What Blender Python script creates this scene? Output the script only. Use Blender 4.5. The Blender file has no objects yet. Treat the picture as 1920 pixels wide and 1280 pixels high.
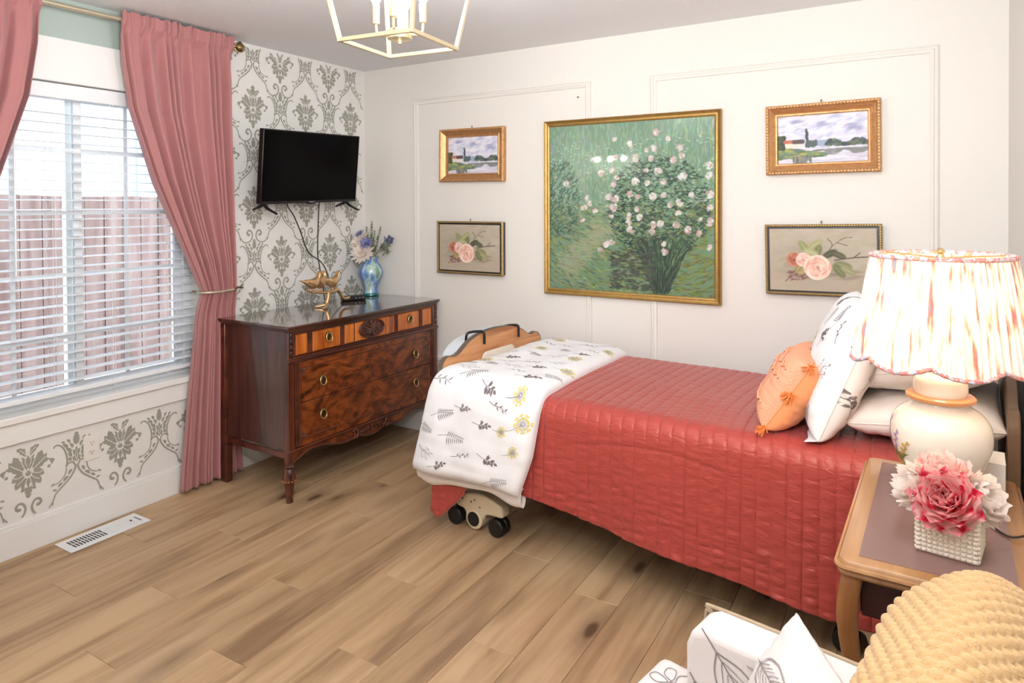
import bpy, bmesh, math, random
import numpy as np
from mathutils import Vector, Matrix

random.seed(7)
RNG = np.random.default_rng(7)
C = bpy.context.scene.collection
SC = bpy.context.scene
PI = math.pi

# ------------------------------------------------------------------ camera
FPX, CYPX = 1267.12, 403.12
YAW, PITCH, ROLL = 0.53673247, -0.0119516, -0.00544489
CAM = Vector((3.31782242, -3.554442, 1.48659855))
fw = Vector((-math.sin(YAW) * math.cos(PITCH), math.cos(YAW) * math.cos(PITCH), math.sin(PITCH)))
rt = fw.cross(Vector((0, 0, 1))).normalized()
up = rt.cross(fw)
rt, up = rt * math.cos(ROLL) + up * math.sin(ROLL), up * math.cos(ROLL) - rt * math.sin(ROLL)
cd = bpy.data.cameras.new('camera')
cam = bpy.data.objects.new('camera', cd)
C.objects.link(cam)
M = Matrix((( rt.x, up.x, -fw.x, CAM.x), (rt.y, up.y, -fw.y, CAM.y), (rt.z, up.z, -fw.z, CAM.z), (0, 0, 0, 1)))
cam.matrix_world = M
cd.sensor_width = 36.0
cd.lens = FPX / 1920 * 36
cd.shift_y = (CYPX - 640) / 1920
cd.clip_start = 0.02
SC.camera = cam

# ------------------------------------------------------------------ light
SC.view_settings.view_transform = 'Standard'
SC.view_settings.look = 'None'
SC.view_settings.gamma = 1
SC.view_settings.use_curve_mapping = False
SC.view_settings.exposure = -0.5
W = bpy.data.worlds.new('overcast_sky')
SC.world = W
W.use_nodes = True
bg = W.node_tree.nodes['Background']
bg.inputs[0].default_value = (0.80, 0.90, 1.0, 1)
bg.inputs[1].default_value = 11.0
CHANDELIER_E = 200.0      # emission of each chandelier bulb
LAMP_E = 90.0            # bulb inside the table lamp
VANITY_E = 120.0


def area(name, loc, target, sx, sy, power, color):
    l = bpy.data.lights.new(name, 'AREA')
    l.shape = 'RECTANGLE'; l.size = sx; l.size_y = sy; l.energy = power; l.color = color
    o = bpy.data.objects.new(name, l); C.objects.link(o)
    o.location = loc
    o.rotation_euler = (Vector(target) - Vector(loc)).to_track_quat('-Z', 'Y').to_euler()
    return o


area('bounce_fill', (2.95, -3.1, 1.78), (2.70, -2.55, 2.44), 0.6, 0.9, 108.0, (0.97, 0.98, 1.0))  # unseen fill lamp, added to brighten the room by way of the ceiling


# ------------------------------------------------------------------ helpers
def lin(r, g, b):
    f = lambda v: (v / 255 / 12.92) if v / 255 <= 0.04045 else ((v / 255 + 0.055) / 1.055) ** 2.4
    return (f(r), f(g), f(b), 1.0)


def nlin(a):
    a = np.clip(a, 0, 1)
    return np.where(a <= 0.04045, a / 12.92, ((a + 0.055) / 1.055) ** 2.4)


MATS = {}


def mat(name, col, rough=0.5, metal=0.0, spec=0.5, coat=0.0, coat_r=0.05, sheen=0.0, bump=None, var=None, trans=0.0, emit=None, sss=0.0):
    """col: linear rgba.  bump=(scale,strength,detail,stretch)  var=(scale, amount)"""
    m = bpy.data.materials.new(name); m.use_nodes = True
    nt = m.node_tree; b = nt.nodes['Principled BSDF']
    b.inputs['Base Color'].default_value = col
    b.inputs['Roughness'].default_value = rough
    b.inputs['Metallic'].default_value = metal
    b.inputs['Specular IOR Level'].default_value = spec
    b.inputs['Coat Weight'].default_value = coat
    b.inputs['Coat Roughness'].default_value = coat_r
    b.inputs['Sheen Weight'].default_value = sheen
    b.inputs['Transmission Weight'].default_value = trans
    if sss:
        b.inputs['Subsurface Weight'].default_value = sss
        b.inputs['Subsurface Radius'].default_value = (0.02, 0.01, 0.008)
    if emit:
        b.inputs['Emission Color'].default_value = emit[0]
        b.inputs['Emission Strength'].default_value = emit[1]
    tc = nt.nodes.new('ShaderNodeTexCoord')
    if var:
        n = nt.nodes.new('ShaderNodeTexNoise'); n.inputs['Scale'].default_value = var[0]; n.inputs['Detail'].default_value = 4
        nt.links.new(tc.outputs['Object'], n.inputs['Vector'])
        mx = nt.nodes.new('ShaderNodeMix'); mx.data_type = 'RGBA'; mx.blend_type = 'MIX'
        a = var[1]
        mx.inputs[6].default_value = (col[0] * (1 - a), col[1] * (1 - a), col[2] * (1 - a), 1)
        mx.inputs[7].default_value = (min(1, col[0] * (1 + a)), min(1, col[1] * (1 + a)), min(1, col[2] * (1 + a)), 1)
        nt.links.new(n.outputs['Fac'], mx.inputs[0]); nt.links.new(mx.outputs[2], b.inputs['Base Color'])
    if bump:
        n = nt.nodes.new('ShaderNodeTexNoise'); n.inputs['Scale'].default_value = bump[0]
        n.inputs['Detail'].default_value = bump[2] if len(bump) > 2 else 3
        if len(bump) > 3:
            mp = nt.nodes.new('ShaderNodeMapping'); mp.inputs['Scale'].default_value = bump[3]
            nt.links.new(tc.outputs['Object'], mp.inputs['Vector']); nt.links.new(mp.outputs[0], n.inputs['Vector'])
        else:
            nt.links.new(tc.outputs['Object'], n.inputs['Vector'])
        bp = nt.nodes.new('ShaderNodeBump'); bp.inputs['Strength'].default_value = bump[1]; bp.inputs['Distance'].default_value = 0.004
        nt.links.new(n.outputs['Fac'], bp.inputs['Height']); nt.links.new(bp.outputs[0], b.inputs['Normal'])
    MATS[name] = m
    return m


def wood(name, dark, mid, light, axis='Y', scale=1.0, rough=0.4, coat=0.0, per_object=False, knots=False, burl=0.0, bump=0.05):
    m = bpy.data.materials.new(name); m.use_nodes = True
    nt = m.node_tree; N = nt.nodes; L = nt.links; b = N['Principled BSDF']
    tc = N.new('ShaderNodeTexCoord')
    vec = tc.outputs['Object']
    rnd = None
    if per_object:
        oi = N.new('ShaderNodeObjectInfo'); rnd = oi.outputs['Random']
        mu = N.new('ShaderNodeVectorMath'); mu.operation = 'MULTIPLY_ADD'
        cx = N.new('ShaderNodeCombineXYZ')
        L.new(rnd, cx.inputs[0]); L.new(rnd, cx.inputs[1]); L.new(rnd, cx.inputs[2])
        L.new(cx.outputs[0], mu.inputs[0]); mu.inputs[1].default_value = (37.0, 91.0, 53.0)
        L.new(vec, mu.inputs[2]); vec = mu.outputs[0]
    st = {'X': (0.55, 7, 7), 'Y': (7, 0.55, 7), 'Z': (7, 7, 0.55), 'N': (2.6, 1.7, 3.2)}[axis]
    mp = N.new('ShaderNodeMapping'); mp.inputs['Scale'].default_value = tuple(s * scale for s in st)
    L.new(vec, mp.inputs['Vector'])
    n1 = N.new('ShaderNodeTexNoise'); n1.inputs['Scale'].default_value = 1.6; n1.inputs['Detail'].default_value = 6; n1.inputs['Distortion'].default_value = 0.6 + burl
    L.new(mp.outputs[0], n1.inputs['Vector'])
    # cathedral rings
    wv = N.new('ShaderNodeTexNoise'); wv.inputs['Scale'].default_value = 0.55; wv.inputs['Detail'].default_value = 1.5; wv.inputs['Distortion'].default_value = 0.3 + burl
    L.new(mp.outputs[0], wv.inputs['Vector'])
    ml = N.new('ShaderNodeMath'); ml.operation = 'MULTIPLY'; ml.inputs[1].default_value = 60.0
    L.new(wv.outputs['Fac'], ml.inputs[0])
    sn = N.new('ShaderNodeMath'); sn.operation = 'SINE'; L.new(ml.outputs[0], sn.inputs[0])
    fine = N.new('ShaderNodeTexNoise'); fine.inputs['Scale'].default_value = 14; fine.inputs['Detail'].default_value = 3
    L.new(mp.outputs[0], fine.inputs['Vector'])
    a1 = N.new('ShaderNodeMath'); a1.operation = 'MULTIPLY_ADD'; a1.inputs[1].default_value = 0.045
    L.new(sn.outputs[0], a1.inputs[0]); L.new(n1.outputs['Fac'], a1.inputs[2])
    a2 = N.new('ShaderNodeMath'); a2.operation = 'MULTIPLY_ADD'; a2.inputs[1].default_value = 0.18
    L.new(fine.outputs['Fac'], a2.inputs[0]); L.new(a1.outputs[0], a2.inputs[2])
    ramp = N.new('ShaderNodeValToRGB'); e = ramp.color_ramp.elements
    e[0].position = 0.36; e[0].color = dark; e[1].position = 0.72; e[1].color = light
    k = e.new(0.52); k.color = mid
    L.new(a2.outputs[0], ramp.inputs[0])
    col = ramp.outputs[0]
    if knots:
        mk = N.new('ShaderNodeMapping'); mk.inputs['Scale'].default_value = {'Y': (5.0, 1.9, 5.0), 'X': (1.9, 5, 5), 'Z': (5, 5, 1.9)}[axis]
        L.new(vec, mk.inputs['Vector'])
        vo = N.new('ShaderNodeTexVoronoi'); vo.inputs['Scale'].default_value = 1.0; vo.inputs['Randomness'].default_value = 1.0
        L.new(mk.outputs[0], vo.inputs['Vector'])
        ns = N.new('ShaderNodeTexNoise'); ns.inputs['Scale'].default_value = 9; L.new(vec, ns.inputs['Vector'])
        ad = N.new('ShaderNodeMath'); ad.operation = 'MULTIPLY_ADD'; ad.inputs[1].default_value = 0.14; L.new(ns.outputs['Fac'], ad.inputs[0]); L.new(vo.outputs['Distance'], ad.inputs[2])
        kr = N.new('ShaderNodeValToRGB'); kr.color_ramp.elements[0].position = 0.13; kr.color_ramp.elements[0].color = (1, 1, 1, 1)
        kr.color_ramp.elements[1].position = 0.42; kr.color_ramp.elements[1].color = (0, 0, 0, 1)
        k2 = kr.color_ramp.elements.new(0.19); k2.color = (0.38, 0.38, 0.38, 1)
        L.new(ad.outputs[0], kr.inputs[0])
        mx = N.new('ShaderNodeMix'); mx.data_type = 'RGBA'; mx.inputs[7].default_value = (dark[0] * 0.45, dark[1] * 0.42, dark[2] * 0.42, 1)
        L.new(kr.outputs[0], mx.inputs[0]); L.new(col, mx.inputs[6]); col = mx.outputs[2]
    if rnd is not None:
        hs = N.new('ShaderNodeHueSaturation')
        mr = N.new('ShaderNodeMapRange'); mr.inputs[3].default_value = 0.93; mr.inputs[4].default_value = 1.06
        L.new(rnd, mr.inputs[0]); L.new(mr.outputs[0], hs.inputs['Value']); L.new(col, hs.inputs['Color']); col = hs.outputs[0]
    L.new(col, b.inputs['Base Color'])
    b.inputs['Roughness'].default_value = rough
    b.inputs['Coat Weight'].default_value = coat
    b.inputs['Coat Roughness'].default_value = 0.08
    bp = N.new('ShaderNodeBump'); bp.inputs['Strength'].default_value = bump; bp.inputs['Distance'].default_value = 0.003
    L.new(a2.outputs[0], bp.inputs['Height']); L.new(bp.outputs[0], b.inputs['Normal'])
    MATS[name] = m
    return m


def vcol(name, rough=0.5, spec=0.4, bump=0.0):
    m = bpy.data.materials.new(name); m.use_nodes = True
    nt = m.node_tree; b = nt.nodes['Principled BSDF']
    a = nt.nodes.new('ShaderNodeAttribute'); a.attribute_name = 'paint'
    nt.links.new(a.outputs['Color'], b.inputs['Base Color'])
    b.inputs['Roughness'].default_value = rough; b.inputs['Specular IOR Level'].default_value = spec
    MATS[name] = m
    return m


class MB:
    """collects geometry for ONE mesh object"""
    def __init__(s):
        s.v = []; s.f = []; s.n = 0; s.mi = []

    def add(s, verts, faces, mi=0):
        verts = np.asarray(verts, float).reshape(-1, 3)
        s.v.append(verts); o = s.n
        s.f += [tuple(i + o for i in f) for f in faces]
        s.mi += [mi] * len(faces)
        s.n += len(verts)
        return s

    def box(s, c, d, rot=None, mi=0):
        x, y, z = d[0] / 2, d[1] / 2, d[2] / 2
        v = np.array([(-x, -y, -z), (x, -y, -z), (x, y, -z), (-x, y, -z), (-x, -y, z), (x, -y, z), (x, y, z), (-x, y, z)])
        if rot is not None:
            v = v @ np.array(rot.to_3x3()).T
        return s.add(v + np.array(c), [(3, 2, 1, 0), (4, 5, 6, 7), (0, 1, 5, 4), (1, 2, 6, 5), (2, 3, 7, 6), (3, 0, 4, 7)], mi)

    def b2(s, x0, x1, y0, y1, z0, z1, mi=0):
        return s.box(((x0 + x1) / 2, (y0 + y1) / 2, (z0 + z1) / 2), (abs(x1 - x0), abs(y1 - y0), abs(z1 - z0)), mi=mi)

    def tube(s, pts, r, n=10, closed=False, mi=0):
        P = [Vector(p) for p in pts]; m = len(P)
        rr = r if hasattr(r, '__len__') else [r] * m
        ref = None; V = []
        for i, p in enumerate(P):
            if closed:
                t = P[(i + 1) % m] - P[i - 1]
            else:
                t = P[min(i + 1, m - 1)] - P[max(i - 1, 0)]
            t.normalize()
            if ref is None:
                ref = Vector((0, 0, 1)) if abs(t.z) < 0.9 else Vector((1, 0, 0))
            a = (ref - t * ref.dot(t))
            if a.length < 1e-6:
                a = t.orthogonal()
            a.normalize(); ref = a; bb = t.cross(a)
            for k in range(n):
                th = 2 * PI * k / n
                V.append(p + (a * math.cos(th) + bb * math.sin(th)) * rr[i])
        F = []
        rng = range(m) if closed else range(m - 1)
        for i in rng:
            j = (i + 1) % m
            for k in range(n):
                F.append((i * n + k, i * n + (k + 1) % n, j * n + (k + 1) % n, j * n + k))
        if not closed:
            F.append(tuple(range(n - 1, -1, -1))); F.append(tuple((m - 1) * n + k for k in range(n)))
        return s.add([tuple(v) for v in V], F, mi)

    def lathe(s, prof, c=(0, 0, 0), n=32, axis='z', mi=0, cap=True, rfn=None):
        V = []; m = len(prof)
        for (r, h) in prof:
            for k in range(n):
                th = 2 * PI * k / n
                rr = r * (rfn(th, h) if rfn else 1)
                p = (rr * math.cos(th), rr * math.sin(th), h)
                if axis == 'x': p = (p[2], p[0], p[1])
                if axis == 'y': p = (p[1], p[2], p[0])
                V.append((p[0] + c[0], p[1] + c[1], p[2] + c[2]))
        F = []
        for i in range(m - 1):
            for k in range(n):
                F.append((i * n + k, i * n + (k + 1) % n, (i + 1) * n + (k + 1) % n, (i + 1) * n + k))
        if cap:
            F.append(tuple(range(n - 1, -1, -1))); F.append(tuple((m - 1) * n + k for k in range(n)))
        return s.add(V, F, mi)

    def grid(s, P, flip=False, mi=0, closed_u=False):
        """P: (nu,nv,3)"""
        nu, nv = P.shape[:2]
        F = []
        for i in range(nu if closed_u else nu - 1):
            i2 = (i + 1) % nu
            for j in range(nv - 1):
                q = (i * nv + j, i2 * nv + j, i2 * nv + j + 1, i * nv + j + 1)
                F.append(q[::-1] if flip else q)
        return s.add(P.reshape(-1, 3), F, mi)

    def prism(s, poly, h0, h1, axis='z', mi=0):
        """extrude a 2D polygon between h0 and h1 along axis; poly coords are the other two axes in order"""
        n = len(poly); V = []
        for h in (h0, h1):
            for (a, b) in poly:
                V.append({'z': (a, b, h), 'x': (h, a, b), 'y': (a, h, b)}[axis])
        F = [tuple(range(n - 1, -1, -1)), tuple(range(n, 2 * n))]
        for k in range(n):
            F.append((k, (k + 1) % n, n + (k + 1) % n, n + k))
        return s.add(V, F, mi)

    def sphere(s, c, r, n=14, m=9, sc=(1, 1, 1), rot=None, mi=0):
        V = []
        for i in range(m + 1):
            ph = PI * i / m
            for k in range(n):
                th = 2 * PI * k / n
                V.append((math.sin(ph) * math.cos(th) * r * sc[0], math.sin(ph) * math.sin(th) * r * sc[1], math.cos(ph) * r * sc[2]))
        V = np.array(V)
        if rot is not None: V = V @ np.array(rot.to_3x3()).T
        F = []
        for i in range(m):
            for k in range(n):
                F.append((i * n + k, (i + 1) * n + k, (i + 1) * n + (k + 1) % n, i * n + (k + 1) % n))
        return s.add(V + np.array(c), F, mi)

    def mesh(s, name, smooth=None):
        me = bpy.data.meshes.new(name)
        V = np.concatenate(s.v) if s.v else np.zeros((0, 3))
        me.from_pydata(V.tolist(), [], s.f)
        if any(s.mi):
            me.polygons.foreach_set('material_index', s.mi)
        if smooth is not None:
            me.polygons.foreach_set('use_smooth', [True] * len(me.polygons))
            if smooth < 179:
                me.set_sharp_from_angle(angle=math.radians(smooth))
        me.update()
        return me

    def build(s, name, m, parent=None, smooth=None, bevel=0.0, seg=2, fix=True):
        me = s.mesh(name, smooth)
        if fix:
            bm = bmesh.new(); bm.from_mesh(me); bmesh.ops.recalc_face_normals(bm, faces=bm.faces); bm.to_mesh(me); bm.free()
        for mm in (m if isinstance(m, (list, tuple)) else [m]):
            me.materials.append(mm)
        o = bpy.data.objects.new(name, me); C.objects.link(o)
        if parent is not None: o.parent = parent
        if bevel:
            bv = o.modifiers.new('bevel', 'BEVEL'); bv.width = bevel; bv.segments = seg; bv.limit_method = 'ANGLE'; bv.angle_limit = math.radians(40)
            if smooth is None:
                me.polygons.foreach_set('use_smooth', [True] * len(me.polygons)); me.set_sharp_from_angle(angle=math.radians(40))
        return o


def npmesh(name, P, m, parent=None, smooth=True, col=None, flip=False):
    """fast grid mesh from (nu,nv,3) array, with an optional colour attribute"""
    nu, nv = P.shape[:2]
    i = np.arange(nu - 1)[:, None] * nv + np.arange(nv - 1)[None, :]
    q = np.stack([i, i + nv, i + nv + 1, i + 1], -1).reshape(-1, 4)
    if flip: q = q[:, ::-1]
    me = bpy.data.meshes.new(name)
    me.vertices.add(nu * nv); me.vertices.foreach_set('co', P.reshape(-1).astype(np.float32))
    nf = len(q)
    me.loops.add(nf * 4); me.loops.foreach_set('vertex_index', q.reshape(-1).astype(np.int32))
    me.polygons.add(nf); me.polygons.foreach_set('loop_start', (np.arange(nf) * 4).astype(np.int32))
    me.update(calc_edges=True)
    if smooth: me.polygons.foreach_set('use_smooth', np.ones(nf, bool))
    if col is not None:
        a = me.attributes.new('paint', 'FLOAT_COLOR', 'POINT')
        c4 = np.ones((nu * nv, 4), np.float32); c4[:, :3] = nlin(col.reshape(-1, 3))
        a.data.foreach_set('color', c4.reshape(-1))
    me.materials.append(m)
    o = bpy.data.objects.new(name, me); C.objects.link(o)
    if parent is not None: o.parent = parent
    return o


def tag(o, label, cat, group=None, kind=None):
    if label: o['label'] = label
    if cat: o['category'] = cat
    if group: o['group'] = group
    if kind: o['kind'] = kind
    return o


def thing(name, label, cat, loc=(0, 0, 0), rz=0.0, group=None, rot=None):
    o = bpy.data.objects.new(name, None); C.objects.link(o)
    o.empty_display_size = 0.05
    o.location = loc
    o.rotation_euler = rot if rot else (0, 0, rz)
    return tag(o, label, cat, group)


def struct(o):
    o['kind'] = 'structure'
    return o


def copy_part(o, parent):
    c = o.copy(); C.objects.link(c); c.parent = parent
    for ch in o.children: copy_part(ch, c)
    return c


def dup(root, loc=None, rot=None, label=None):
    c = root.copy(); C.objects.link(c)
    for ch in root.children: copy_part(ch, c)
    if loc is not None: c.location = loc
    if rot is not None: c.rotation_euler = rot
    if label: c['label'] = label
    return c


def wobble(x, y, seed=0, n=7, f0=1.0):
    """cheap smooth vector noise from summed sines, about -1..1"""
    r = np.random.default_rng(seed); out = 0
    for i in range(n):
        a = r.uniform(0, 2 * PI); f = f0 * r.uniform(0.6, 1.8); p = r.uniform(0, 2 * PI)
        out = out + np.sin((x * math.cos(a) + y * math.sin(a)) * f + p)
    return out / (n ** 0.5) / 1.3


def smoothpath(pts, n):
    """catmull-rom resample of a list of points"""
    P = np.array(pts, float); m = len(P)
    Q = np.vstack([2 * P[0] - P[1], P, 2 * P[-1] - P[-2]])
    t = np.linspace(0, m - 1 - 1e-9, n); i = t.astype(int); u = (t - i)[:, None]
    p0, p1, p2, p3 = Q[i], Q[i + 1], Q[i + 2], Q[i + 3]
    return 0.5 * ((2 * p1) + (-p0 + p2) * u + (2 * p0 - 5 * p1 + 4 * p2 - p3) * u ** 2 + (-p0 + 3 * p1 - 3 * p2 + p3) * u ** 3)


# ---- flat print pieces: lists of 2D polygons, laid on a surface as thin printed relief
def strip2(pts, w0, w1=None, n=None):
    P = smoothpath(pts, n or max(6, 4 * len(pts))); w1 = w0 if w1 is None else w1
    d = np.gradient(P, axis=0); d /= (np.linalg.norm(d, axis=1)[:, None] + 1e-9)
    nn = np.stack([-d[:, 1], d[:, 0]], 1); w = np.linspace(w0, w1, len(P))[:, None] / 2
    A, B = P + nn * w, P - nn * w
    return [[tuple(A[i]), tuple(B[i]), tuple(B[i + 1]), tuple(A[i + 1])] for i in range(len(P) - 1)]


def leaf2(p0, p1, w, k=5, bend=0.0, lobes=0.0, fat=1.0):
    p0, p1 = np.array(p0, float), np.array(p1, float); d = p1 - p0; L = np.linalg.norm(d); d /= L; nn = np.array([-d[1], d[0]])
    t = np.linspace(0, 1, k + 2)
    prof = np.clip(np.sin(PI * t ** 0.85), 0, 1) ** fat * w / 2
    if lobes: prof = prof * (1 + lobes * np.cos(t * PI * 5))
    mid = [p0 + d * L * a + nn * bend * L * math.sin(PI * a) for a in t]
    return [[tuple(mid[i] + nn * prof[i]) for i in range(k + 2)] + [tuple(mid[i] - nn * prof[i]) for i in range(k, 0, -1)]]


def disc2(c, r, n=8):
    return [[(c[0] + r * math.cos(2 * PI * i / n), c[1] + r * math.sin(2 * PI * i / n)) for i in range(n)]]


def place2(polys, x, y, rot=0.0, s=1.0, mirror=False):
    c, sn = math.cos(rot), math.sin(rot); out = []
    for p in polys:
        out.append([(x + s * ((-a if mirror else a) * c - b * sn), y + s * ((-a if mirror else a) * sn + b * c)) for a, b in p])
    return out


def mirror2(polys):
    return polys + [[(-a, b) for a, b in p][::-1] for p in polys]


def lay(polyset, S, off=0.0008):
    """polyset: list of (poly2d list, material index); S(a,b)->(n,3), returns MB"""
    mb = MB(); pts = []; faces = []; mi = []; n = 0
    for polys, k in polyset:
        for p in polys:
            pts += p; faces.append(tuple(range(n, n + len(p)))); n += len(p); mi.append(k)
    A = np.array(pts); e = 0.002
    P = S(A[:, 0], A[:, 1]); Pa = S(A[:, 0] + e, A[:, 1]) - S(A[:, 0] - e, A[:, 1]); Pb = S(A[:, 0], A[:, 1] + e) - S(A[:, 0], A[:, 1] - e)
    N = np.cross(Pa, Pb); N /= (np.linalg.norm(N, axis=1)[:, None] + 1e-12)
    lift = np.concatenate([[1 + 0.03 * (i % 29)] * len(f) for i, f in enumerate(faces)])[:, None]
    mb.v.append(P + N * off * lift); mb.f = faces; mb.mi = mi; mb.n = n
    return mb


# ------------------------------------------------------------------ materials
M_wall = mat('wall_paint', lin(228, 224, 217), 0.75, spec=0.25, bump=(260, 0.18, 3), var=(1.2, 0.015))
M_wall_l = mat('stencilled_wall_paint', lin(232, 230, 226), 0.75, spec=0.25, bump=(260, 0.18, 3), var=(1.2, 0.015))
M_sage = mat('sage_paint', lin(176, 190, 183), 0.75, spec=0.25, bump=(260, 0.15, 3))
M_ceil = mat('ceiling_texture', lin(236, 236, 238), 0.85, spec=0.2, bump=(75, 0.9, 4))
M_trim = mat('white_trim_paint', lin(238, 237, 234), 0.4, spec=0.4)
M_gap = mat('dark_joint', lin(70, 52, 38), 0.8)
M_stencil = mat('taupe_stencil_paint', lin(158, 157, 145), 0.5, spec=0.5, var=(18, 0.12))
M_oak = wood('oak_plank', lin(142, 112, 82), lin(176, 144, 108), lin(194, 163, 126), 'Y', 1.0, 0.45, per_object=True, knots=True, bump=0.12)
M_vinyl = mat('white_vinyl', lin(240, 242, 244), 0.35, spec=0.5)
M_slat = mat('white_blind_slat', lin(238, 240, 242), 0.4, spec=0.4)
M_velvet = mat('rose_velvet', lin(178, 122, 121), 0.75, spec=0.15, sheen=0.3, bump=(420, 0.12, 2), var=(9, 0.07))
M_brass = mat('aged_brass', lin(150, 130, 90), 0.35, metal=1.0, bump=(60, 0.1, 3))
M_champ = mat('champagne_rod', lin(205, 196, 172), 0.35, metal=0.7)
M_gold = mat('soft_gold', lin(224, 208, 172), 0.34, metal=0.75)
M_bird = mat('rose_gold', lin(222, 184, 138), 0.32, metal=0.85, bump=(90, 0.5, 4))
M_gilt = mat('gilt_frame', lin(172, 138, 78), 0.38, metal=0.75, bump=(140, 0.55, 4), var=(30, 0.25))
M_gilt2 = mat('copper_gilt_frame', lin(200, 152, 104), 0.36, metal=0.7, bump=(120, 0.6, 4), var=(40, 0.25))
M_beadg = mat('antique_gold_bead', lin(170, 146, 100), 0.4, metal=0.8)
M_blackw = mat('black_wood', lin(28, 26, 24), 0.4)
M_dark = wood('walnut_veneer', lin(30, 12, 7), lin(92, 42, 18), lin(140, 72, 32), 'N', 1.5, 0.28, coat=0.5, burl=2.2)
M_dark_side = wood('walnut_side', lin(44, 22, 17), lin(62, 33, 26), lin(82, 46, 36), 'Z', 1.3, 0.3, coat=0.7)
M_dark_trim = wood('mahogany_trim', lin(42, 17, 10), lin(72, 31, 18), lin(98, 46, 28), 'Y', 1.2, 0.3, coat=0.5)
M_dark_leg = wood('mahogany_leg', lin(46, 19, 12), lin(72, 32, 20), lin(104, 50, 32), 'Z', 2.0, 0.3, coat=0.5)
M_amber = wood('amber_veneer', lin(104, 44, 14), lin(166, 84, 28), lin(204, 116, 48), 'Z', 0.9, 0.25, coat=0.6, burl=0.6)
M_top = wood('polished_top', lin(40, 20, 12), lin(62, 32, 20), lin(80, 44, 28), 'Y', 1.0, 0.12, coat=1.0, bump=0.01)
M_pull = mat('brass_pull', lin(206, 180, 124), 0.28, metal=1.0)
M_pull_d = mat('dark_brass_plate', lin(88, 70, 46), 0.4, metal=0.8)
M_black = mat('black_plastic', lin(14, 14, 15), 0.35)
M_screen = mat('black_screen', (0.0012, 0.0012, 0.0014, 1), 0.2, spec=0.08)
M_logo = mat('grey_logo', lin(140, 140, 145), 0.4)
M_quilt = None
M_cotton = mat('white_cotton', lin(238, 237, 238), 0.85, spec=0.15, sheen=0.15, bump=(500, 0.06, 2))
M_white_cloth = mat('white_pillowcase', lin(240, 232, 226), 0.85, spec=0.15, bump=(300, 0.05, 2))
M_ink = mat('grey_print', lin(126, 115, 115), 0.9, spec=0.1)
M_ink2 = mat('pale_grey_print', lin(142, 134, 132), 0.9, spec=0.1)
M_yellow = mat('yellow_print', lin(226, 206, 112), 0.9, spec=0.1)
M_peach = mat('peach_cotton', lin(240, 160, 108), 0.85, spec=0.15, sheen=0.2, bump=(240, 0.15, 2))
M_peachk = mat('peach_knit', lin(236, 170, 136), 0.9, spec=0.1, bump=(170, 0.8, 1))
M_peacht = mat('peach_tassel', lin(244, 142, 78), 0.9, spec=0.1)
M_oakboard = wood('oak_laminate', lin(158, 100, 60), lin(192, 132, 84), lin(212, 156, 106), 'Y', 1.7, 0.45, bump=0.02)
M_edge = mat('brown_edge_band', lin(98, 86, 76), 0.5)
M_steel = mat('grey_steel', lin(150, 146, 142), 0.35, metal=0.6)
M_cream = mat('cream_plastic', lin(222, 205, 172), 0.45)
M_creamp = mat('cream_panel', lin(232, 222, 208), 0.5)
M_greyp = mat('grey_plastic', lin(206, 212, 216), 0.4)
M_greyp2 = mat('mid_grey_plastic', lin(166, 168, 168), 0.45)
M_rubber = mat('black_rubber', lin(16, 16, 16), 0.5)
M_headb = mat('brown_headboard', lin(112, 88, 66), 0.45)
M_matt = mat('mattress_ticking', lin(214, 206, 200), 0.8)
M_honey = wood('honey_table', lin(128, 86, 46), lin(160, 114, 68), lin(180, 134, 86), 'Y', 1.2, 0.3, coat=0.4)
M_honeyleg = wood('honey_leg', lin(104, 62, 30), lin(136, 86, 44), lin(158, 106, 58), 'Z', 1.4, 0.35, coat=0.3)
M_inlay = mat('mauve_leather_inlay', lin(128, 96, 90), 0.25, spec=0.6, var=(6, 0.06))
M_apron = mat('dark_wood_apron', lin(58, 26, 22), 0.5)
M_ceramic = mat('cream_crackle_ceramic', lin(238, 228, 212), 0.12, spec=0.6, coat=0.5, var=(40, 0.03))
M_woodrim = mat('orange_wood_rim', lin(206, 140, 86), 0.3, coat=0.4)
M_pot = mat('white_woven_pot', lin(232, 222, 204), 0.5)
M_fabric = mat('white_chair_linen', lin(222, 214, 210), 0.85, spec=0.12, bump=(380, 0.08, 2))
M_sketch = mat('grey_sketch_print', lin(146, 136, 136), 0.9, spec=0.1)
M_sketch2 = mat('pale_sketch_print', lin(178, 170, 170), 0.9, spec=0.1)
M_piping = mat('tan_piping', lin(178, 158, 130), 0.8)
M_throw = mat('tan_knit_wool', lin(196, 162, 116), 0.95, spec=0.08, sheen=0.3, bump=(330, 0.5, 2))
M_green = mat('sage_leaf', lin(124, 132, 98), 0.7, var=(30, 0.2))
M_greend = mat('dusty_green_leaf', lin(112, 118, 98), 0.7, var=(30, 0.2))
M_wflower = mat('white_petal', lin(255, 246, 238), 0.7)
M_bflower = mat('lavender_petal', lin(126, 128, 176), 0.7)
M_berry = mat('slate_blue_berry', lin(86, 92, 128), 0.6)
M_brownleg = mat('dark_chair_leg', lin(48, 30, 20), 0.4)
M_plate = mat('ivory_plate', lin(236, 232, 224), 0.35)
M_slot = mat('dark_slot', lin(60, 56, 52), 0.6)
M_vent = mat('white_enamel', lin(236, 236, 236), 0.35)
M_fence = wood('red_cedar_board', lin(84, 62, 56), lin(108, 84, 78), lin(130, 108, 102), 'Z', 1.0, 0.8, per_object=True)
M_siding = mat('white_siding', lin(200, 210, 220), 0.6)
M_siding2 = mat('pale_blue_siding', lin(150, 178, 206), 0.6)
M_ground = mat('outdoor_gravel', lin(150, 146, 140), 0.9, bump=(40, 0.5, 4))
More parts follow.
